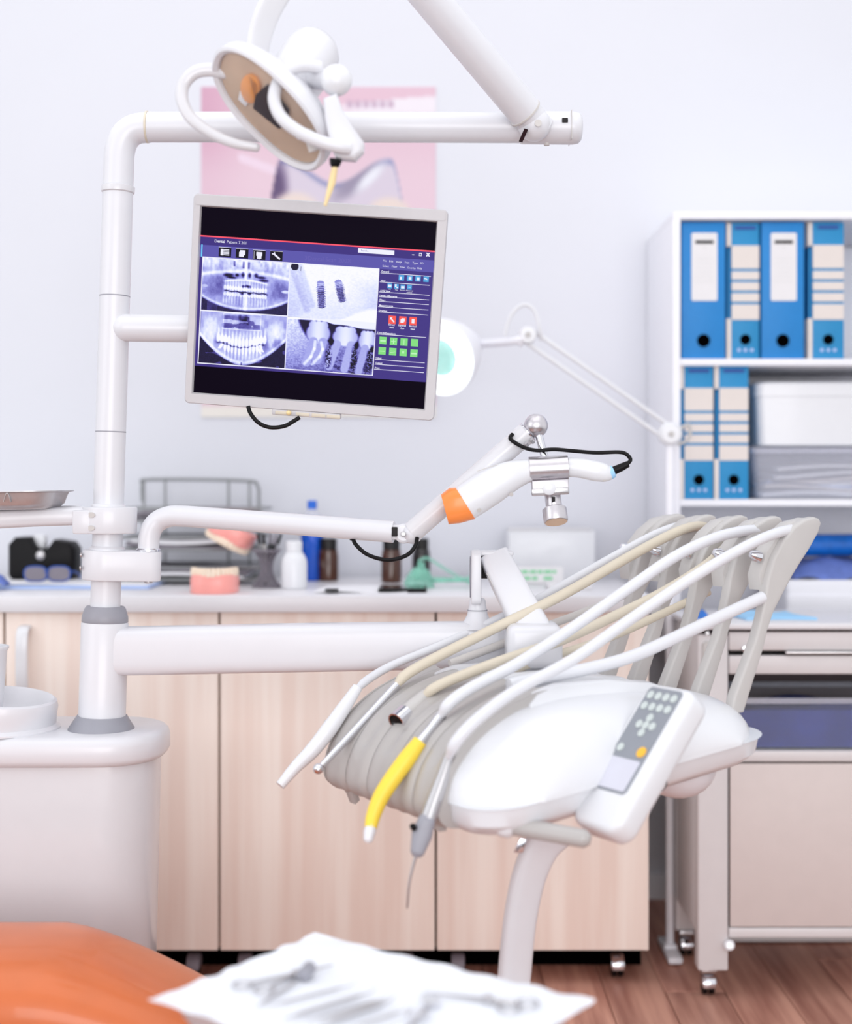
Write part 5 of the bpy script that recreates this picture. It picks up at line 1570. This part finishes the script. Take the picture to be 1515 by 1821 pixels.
def implants(x, y):
    n = vnoise(x, y, 60, 50, 31)
    g = 1.0 - .13 * sst(.25, 1.0, y) * (.7 + .3 * x) - .12 * sst(.62, .98, x - .3 * (y - .4)) * sst(.05, .45, y) + .08 * (n - .5)
    g += .25 * sst(.02, .0, y - (1.02 - .30 * (x - .6))) * 0
    g += .22 * sst(.0, .10, y - .98 + .28 * sst(.5, 1, x) * 1.0)
    for k, (ax, ay, bx_, by) in enumerate(((.03, .10, .22, .85), (.11, .05, .27, .75))):
        g -= .13 * (1 - sst(.02, .055, seg_d(x, y * .62, ax, ay * .62, bx_, by * .62)))
    g -= .12 * ell(x, y, .0, .6, .18, .5, .5)
    for ax, ay, bx_, by in ((.355, .33, .385, .80), (.555, .29, .615, .66)):
        L = math.hypot(bx_ - ax, (by - ay) * .6)
        tx, ty = (bx_ - ax) / L, (by - ay) * .6 / L
        px_, py_ = x - ax, (y - ay) * .6
        t = (px_ * tx + py_ * ty) / L
        s = np.abs(-px_ * ty + py_ * tx)
        w = .042 - .012 * np.clip(t, 0, 1)
        thread = w + .014 * (np.sin(t * 2 * math.pi * 13) > 0) * (t > .15)
        body = ((t > 0) & (t < 1) & (s < thread))
        tip = ell(x, y, ax + .000, ay, .042, .05, .1)
        v = .18 + .40 * vnoise(x, y, 40, 60, 8) * (t < .3) + .30 * (np.sin(t * 2 * math.pi * 13) > .2) + .2 * (t < .1)
        g = np.where(body, np.clip(v, 0, .75), g)
        g = np.where((tip > .5) & ~body, .55, g)
    g = np.where(ell(x, y, .055, .05, .045, .075, .1) > .5, .04, g)
    g = np.where((np.abs(x - .125) < .004) & (y < .13) & (y > .04), .2, g)
    return g


def roots(x, y):
    n, n2 = vnoise(x, y, 70, 60, 41), vnoise(x, y, 26, 30, 42)
    g = .60 + .22 * (n - .5) - .16 * y + .25 * ell(x, y, .0, .2, .30, .6, .8)
    g -= .25 * (n2 > .55) * sst(.55, .8, y) * sst(.45, .6, x)
    top = .08 + .04 * x
    dark = (y < .42) & (y > top) & (x > .12 + .25 * np.clip(y, 0, 1) ** 1.2)
    dk = sst(.0, .06, .46 - y) * sst(.0, .05, x - .10 - .55 * np.clip(y, 0, 1) ** 1.6)
    g = g * (1 - dk) + dk * .05
    crowns = [(.36, .28, .135, .20), (.67, .32, .145, .17), (.92, .36, .10, .16)]
    for k, (cx, cy, rx, ry) in enumerate(crowns):
        m = ell(x, y, cx, cy, rx, ry, .12)
        for q in (-.06, .0, .06):
            m = np.maximum(m, ell(x, y, cx + q * (rx / .14), cy - ry * .75, rx * .38, ry * .45, .2))
        g = g * (1 - m) + m * (.80 + .12 * np.cos((x - cx) / rx * 3) + .08 * (y - cy))
    for ax, ay, bx_, by, w, v in ((.31, .44, .24, .85, .060, .64), (.42, .44, .36, .80, .060, .64), (.58, .46, .50, .90, .055, .68), (.74, .46, .68, .92, .055, .68), (.90, .5, .84, .95, .05, .66)):
        m = 1 - sst(w * .7, w, seg_d(x, y * .62, ax, ay * .62, bx_, by * .62))
        g = g * (1 - m) + m * (v + .04 * (n - .5))
    for ax, ay, bx_, by in ((.33, .44, .325, .58), (.325, .58, .29, .74), (.29, .74, .22, .88), (.40, .45, .42, .58), (.42, .58, .39, .72), (.39, .72, .31, .88)):
        g += .26 * (1 - sst(.006, .026, seg_d(x, y * .62, ax, ay * .62, bx_, by * .62)))
    for cx, cy in ((.515, .43), (.80, .47), (.985, .5)):
        g -= .6 * ell(x, y, cx, cy, .025, .06, .5)
    for cx in (.49, .78, .96):
        m = ell(x, y, cx, .72, .035, .24, .5)
        g -= .55 * m * (n > .45)
    g += .9 * sst(.02, .0, y - .03 - .05 * sst(.4, .55, x) - .05 * sst(.6, .9, x)) * (x > .0)
    g = np.where((np.abs(x - .06) < .02) & (np.abs(y - .10) < .025), .95, g)
    return g


pics = [([(121, 380), (590, 416), (578, 701), (116, 668)], lambda x, y: pano(x, y, 1), 'upper left panoramic x-ray'),
        ([(591, 417), (1070, 450), (1056, 742), (578, 703)], implants, 'upper right x-ray with two dark implant screws'),
        ([(115, 670), (578, 703), (566, 985), (102, 950)], lambda x, y: pano(x, y, 2), 'lower left panoramic x-ray of a full jaw'),
        ([(578, 704), (1056, 740), (1038, 1025), (568, 986)], roots, 'lower right x-ray of molar roots')]
for cn, fn, lb in pics:
    nx, ny = 170, 105
    X, Y = np.meshgrid(np.linspace(0, 1, nx), np.linspace(0, 1, ny))
    q = [S2(*p) for p in cn]

    def pos(a, b, q=q):
        p = (q[0] * (1 - a) + q[1] * a) * (1 - b) + (q[3] * (1 - a) + q[2] * a) * b
        return Mp(p[0], SCY - .0003 * 5, p[1])
    o = obj('xray_picture', grid(nx, ny, pos), SCRPIC, sc, cols=xr_cols(fn(X.ravel(), Y.ravel())), smooth=0, recalc=False)
    o['label'] = lb

# ================================================================== operating lamp
DL = 2.10
ol = thing('operating_lamp', 'white oval operating lamp with two loop handles on a spring arm at the top', 'lamp', P(600, 285, 2.04))
ja, jb_ = P(952, 222, 2.44), P(600, -200, 2.20)
jd = nrm(jb_ - ja)
obj('spring_arm', sweep([ja + jd * .028, ja * .5 + jb_ * .5, jb_], [.0295, .0293, .029], seg=36), WHITE, ol)
obj('arm_collar', lathe([(.028, 0), (.0305, .001), (.0305, .004), (.028, .005)], ja + jd * .026, jd, 36), HOSEG, ol)
kj = obj('arm_knuckle', comb(ball(P(950, 222, 2.435), .029, 1, .95, 1, seg=28), sweep([ja - jd * .012, ja + jd * .03], .0275, seg=28)), WHITE, ol)
obj('knuckle_gap', prism([(-.005, -.010), (.001, -.012), (.010, .008), (.004, .010)], .01, P(928, 240, 2.413), (1, 0, 0), (0, 0, 1), (0, 1, 0)), SHIELD, kj)
obj('knuckle_screw', lathe([(.0005, .0), (.006, 0), (.006, .001), (.004, .0015), (.0005, .0005)], P(957, 219, 2.406), (0, -1, 0), 16), HOSEG, kj)
obj('arm_head', ball(jb_, .034, seg=24), WHITE, ol)
br = spline([jb_, P(560, -110, 2.16), P(515, -45, 2.14), P(482, 10, 2.12), P(463, 60, 2.11), P(455, 118, 2.11)], 6)
obj('yoke_band', sweep(br, [.022, .022, .021, .020, .021, .022], .0065, up=nrm(V3(.75, -.5, .3)), seg=20, p=4), CREAMW, ol)
nL = nrm((-.60, -.48, -.63))
aL = nrm(V3(.717, 0, -.697))
aL = nrm(aL - nL * np.dot(aL, nL))
aM = np.cross(nL, aL)
LC = P(484, 190, DL)


def oval(a, b, h, p=2.3, n=44, off=0):
    out_ = []
    for k in range(n):
        t = 2 * math.pi * k / n
        c_, s_ = math.cos(t), math.sin(t)
        out_.append(LC + aL * (a * math.copysign(abs(c_) ** (2 / p), c_) + off) + aM * b * math.copysign(abs(s_) ** (2 / p), s_) + nL * h)
    return out_


obj('housing', loft([oval(.108, .072, .002), oval(.112, .076, -.002), oval(.111, .075, -.010), oval(.100, .064, -.024), oval(.076, .048, -.040), oval(.05, .036, -.048)]), WHITE, ol)
obj('housing_rim', loft([oval(.1125, .0765, -.004), oval(.1125, .0765, .010), oval(.108, .072, .013), oval(.102, .066, .009), oval(.102, .066, -.002), oval(.1125, .0765, -.004)], True, False), WHITE, ol)
obj('reflector', loft([oval(.101, .065, .004), oval(.092, .057, -.006), oval(.07, .043, -.012), oval(.03, .02, -.0145)], True, True), REFL, ol)
obj('filter', prism([(.018 * math.cos(t), .030 * math.sin(t)) for t in np.linspace(0, 2 * math.pi, 20, endpoint=False)], .006, LC + aL * (-.040) + aM * .004 + nL * .006, aL, aM, nL, .002), BULB, ol)
obj('bulb_shield', prism([(-.026, -.030), (.026, -.022), (.034, .0), (.026, .026), (-.020, .034), (-.030, .0)], .014, LC + aL * .002 + aM * .006 + nL * .004, aL, aM, nL, .003), SHIELD, ol)
obj('shield_clip', comb(*[prism([(-.008, -.010), (.008, -.010), (.010, .010), (-.010, .010)], .006, LC + aL * a_ + aM * b_ + nL * .004, aL, aM, nL, .001) for a_, b_ in ((-.045, -.028), (.055, .004), (.078, .02))]), WPLAST, ol)
obj('glass_cover', loft([oval(.1015, .0655, .009), oval(.09, .056, .014), oval(.05, .03, .017), oval(.01, .006, .018)], True, True), GLASS, ol)
dr0, dr1 = P(520, 150, 2.14), P(556, 94, 2.18)
obj('rear_drum', lathe([(.040, -.02), (.0435, .02), (.0445, .06), (.0425, .082), (.036, .094), (.020, .101), (.0005, .102)], dr0, dr1 - dr0, 32), WHITE, ol)
obj('side_knob', ball(P(598, 143, 2.055), .0232, 1, .9, 1, seg=26), WPLAST, ol)
obj('knob_axle', cyl(P(560, 140, 2.10), P(596, 143, 2.06), .016), WHITE, ol)
yk = [(575, 178), (600, 168), (609, 196), (626, 226), (648, 256), (647, 272), (632, 287), (598, 284), (586, 256), (578, 215)]
obj('side_bracket', prism([((x - 610) * 2.05 / F, -(y - 230) * 2.05 / F) for x, y in yk], .030, P(610, 230, 2.055), (1, 0, 0), (0, 0, 1), (0, 1, 0), .007, 3), WHITE, ol)
obj('loop_handle', sweep(spline([P(570, 120, 2.07), P(535, 118, 2.06), P(508, 128, 2.055), P(492, 152, 2.05), P(488, 180, 2.045), P(500, 208, 2.04), P(528, 232, 2.035), P(565, 250, 2.03), P(600, 260, 2.03), P(622, 263, 2.035)], 6), .0095, .0085, up=V3(0, 1, .01), seg=16), WHITE, ol)
obj('loop_handle', sweep(spline([P(400, 128, 2.12), P(372, 124, 2.12), P(345, 130, 2.12), P(326, 152, 2.12), P(325, 182, 2.115), P(342, 212, 2.11), P(378, 238, 2.105), P(418, 255, 2.10), P(455, 262, 2.10)], 6), [.0105, .0105, .010, .0095, .009, .008, .007], .0075, up=V3(0, 1, .01), seg=16, rnd=True), CREAMW, ol)
obj('lower_strut', sweep(spline([P(560, 268, 2.06), P(555, 252, 2.06), P(550, 235, 2.07)], 4), .009, .005, up=V3(0, 1, 0), seg=12), HOSEG, ol)
sw0 = P(597, 284, 2.05)
obj('switch_boot', lathe([(.0095, 0), (.0075, .008), (.0035, .013), (.0005, .013)], sw0, nrm(P(594, 300, 2.05) - sw0), 18), BLACK, ol)
obj('switch_lever', sweep([P(596, 294, 2.05), P(590, 326, 2.05), P(578, 366, 2.05)], [.0045, .0055, .0022], seg=12), GOLD, ol)

# ================================================================== dental chair
def chair_ring(x):
    t = (x + 1.35) / (1.35 - .20)
    k = np.clip((x + .56) / .36, 0, 1)
    zt_c = .428 - .165 * k ** 1.35
    hy = .155 * (1 - .25 * k)
    yc = 2.105
    hz = .085 * (1 - .35 * k)
    if x < -.80:
        zt_c += .0
    zc = zt_c - hz
    return [V3(x, yc + hy * math.copysign(abs(math.cos(a)) ** .75, math.cos(a)), zc + hz * math.copysign(abs(math.sin(a)) ** .75, math.sin(a))) for a in np.linspace(0, 2 * math.pi, 36, endpoint=False)]


dch = thing('dental_chair', 'orange upholstered dental chair end in the lower left corner', 'chair', (-.9, 2.1, 0))
obj('seat_pad', loft([chair_ring(x) for x in list(np.linspace(-1.40, -.60, 12)) + list(np.linspace(-.56, -.20, 14))]), ORANGE, dch)
obj('seat_frame', box((-.95, 2.105, .225), (.75, .2, .05), .01), WHITE, dch)
obj('pedestal', box((-1.05, 2.105, .12), (.30, .18, .20), .02), WHITE, dch)
obj('floor_plate', box((-1.0, 2.105, .012), (.60, .22, .024), .008), GREYP, dch)

# ================================================================== foreground instrument tray
TZ = .500
Bk = V3(-.149, 1.887, 0)
te1, te2 = nrm(V3(.815, -.579, 0)), nrm(V3(-.579, -.815, 0))
TL1, TL2 = .42, .295
T = lambda a, b, z: Bk + te1 * a + te2 * b + V3(0, 0, z)
it = thing('instrument_tray', 'white tray under a paper liner in the near foreground', 'tray', T(TL1 / 2, TL2 / 2, TZ - .045))
rings = []
for z, g in ((TZ - .045, .030), (TZ - .042, .026), (TZ - .012, .012), (TZ - .003, .006), (TZ - .002, .008), (TZ - .012, .015), (TZ - .036, .028)):
    rings.append([T(a, b, z) for a, b in rrect(g, TL1 - g, g, TL2 - g, .03)])
obj('tray_body', loft(rings), TRAYP, it)
obj('tray_stem', cyl(T(TL1 / 2, TL2 / 2, .405), T(TL1 / 2, TL2 / 2, TZ - .044), .02, bev=.002), WHITE, it)
obj('tray_rib', box(T(TL1 * .08, TL2 * .55, TZ - .026), (.004, .03, .02), .001, ax=(te1, te2, ZV)), WPLAST, it)


def paper(a, b):
    ea = .0015 * math.sin(b * 23) + .0012 * math.sin(b * 51 + 1)
    eb = .0015 * math.sin(a * 19 + 2) + .0012 * math.sin(a * 44)
    aa = -.003 + ea * (1 if a in (0, 1) else 0) + a * (TL1 + .006)
    bb = -.003 + eb * (1 if b in (0, 1) else 0) + b * (TL2 + .006)
    edge = max(abs(2 * a - 1), abs(2 * b - 1)) ** 10
    cor = (abs(2 * a - 1) ** 8) * (abs(2 * b - 1) ** 8)
    z = TZ - .001 + .0015 * math.sin(a * 9 + b * 4) * math.sin(b * 7) * (1 - edge) - .001 * edge + .0012 * edge * math.sin(a * 41 + b * 37) + .003 * cor
    return T(aa, bb, z)


o = obj('paper_liner', slab(60, 44, paper, (0, 0, .001)), PAPERT)
tag(o, 'white paper liner spread over the foreground tray', 'paper')
ZI = TZ + .0045


def Q(x, y, h=0):
    return PZ(x, y, ZI + h)


def loop(c, r, n=22, sx=1.0, ang=0.0):
    out_ = []
    for k in range(n + 1):
        t = 2 * math.pi * k / n
        a_, b_ = r * sx * math.cos(t), r * math.sin(t)
        out_.append(c + V3(a_ * math.cos(ang) - b_ * math.sin(ang), a_ * math.sin(ang) + b_ * math.cos(ang), 0))
    return out_


def shears(label, r1, r2, piv, tip, rad, group):
    r = thing('ring_forceps', label, 'dental instrument', piv, group)
    for c_ in (r1, r2):
        obj('finger_ring', sweep(loop(c_, rad), .0016, seg=8), STEEL, r)
        dv = nrm(piv - c_)
        obj('shank', sweep([c_ + dv * rad, piv], [.0020, .0028], seg=8), STEEL, r)
    obj('pivot', lathe([(.0065, -.003), (.0065, .003), (.004, .0045), (.0005, .0045)], piv, (0, 0, 1), 14), STEEL, r)
    obj('jaw', sweep([piv, tip], [.0034, .0012], [.0024, .001], seg=8), STEEL, r)
    return r


gt = 'steel instruments on the paper liner'
shears('ring-handled scissors at the far left of the tray liner', Q(432, 1751), Q(470, 1760), Q(528, 1732), Q(592, 1716), .0115, gt)
shears('ring-handled needle holder at the right of the tray liner', Q(938, 1784), Q(905, 1792), Q(868, 1778), Q(772, 1767), .0125, gt)
o = obj('cotton_roll', cyl(Q(538, 1735, .004), Q(552, 1720, .006), .0085, bev=.002), GREYP)
tag(o, 'short grey roll lying across the scissors on the tray', 'roll')


def probe(label, a, b, r, name='steel_probe'):
    t = thing(name, label, 'dental instrument', a, gt)
    r *= .75
    d_ = b - a
    obj('handle', sweep([a + d_ * .12, a + d_ * .2, a + d_ * .75, a + d_ * .85], [r * .7, r, r, r * .6], seg=10), STEEL, t)
    obj('tip', comb(sweep([a, a + d_ * .12], [r * .25, r * .6], seg=8), sweep(spline([a + d_ * .85, a + d_ * .95, b + V3(0, 0, .004)], 3), [r * .5, r * .22], seg=8)), STEEL, t)


probe('straight rod leaning from the scissors toward the front of the tray', Q(456, 1790), Q(540, 1738), .0028)
probe('thin steel probe lying behind the thicker ones on the tray', Q(478, 1789), Q(632, 1750), .0022)
probe('steel scaler in the middle of the row on the tray', Q(505, 1812), Q(668, 1762), .0034)
probe('thin steel probe next to the thick tweezers on the tray', Q(545, 1816), Q(690, 1774), .0022)
probe('thick steel tweezers with double end on the tray', Q(570, 1822), Q(702, 1776), .0046, 'tweezers')
probe('nearest thin steel probe at the front of the tray', Q(628, 1828), Q(724, 1795), .0026)
mm = thing('mouth_mirror', 'round mouth mirror beside the needle holder on the tray', 'dental instrument', Q(765, 1776), gt)
obj('mirror_head', lathe([(.0005, -.002), (.011, -.002), (.0118, 0), (.011, .002), (.0005, .0022)], Q(766, 1778, .003), nrm((.2, -.3, 1)), 22), CHROME, mm)
obj('handle', sweep([Q(766, 1784, .002), Q(748, 1805), Q(715, 1840)], [.0014, .0024, .0026], seg=8), STEEL, mm)
o = obj('metal_ring', sweep(loop(Q(742, 1803), .011), .0022, seg=8), CHROME)
tag(o, 'small bright metal ring near the front middle of the tray', 'ring')

bpy.context.view_layer.update()
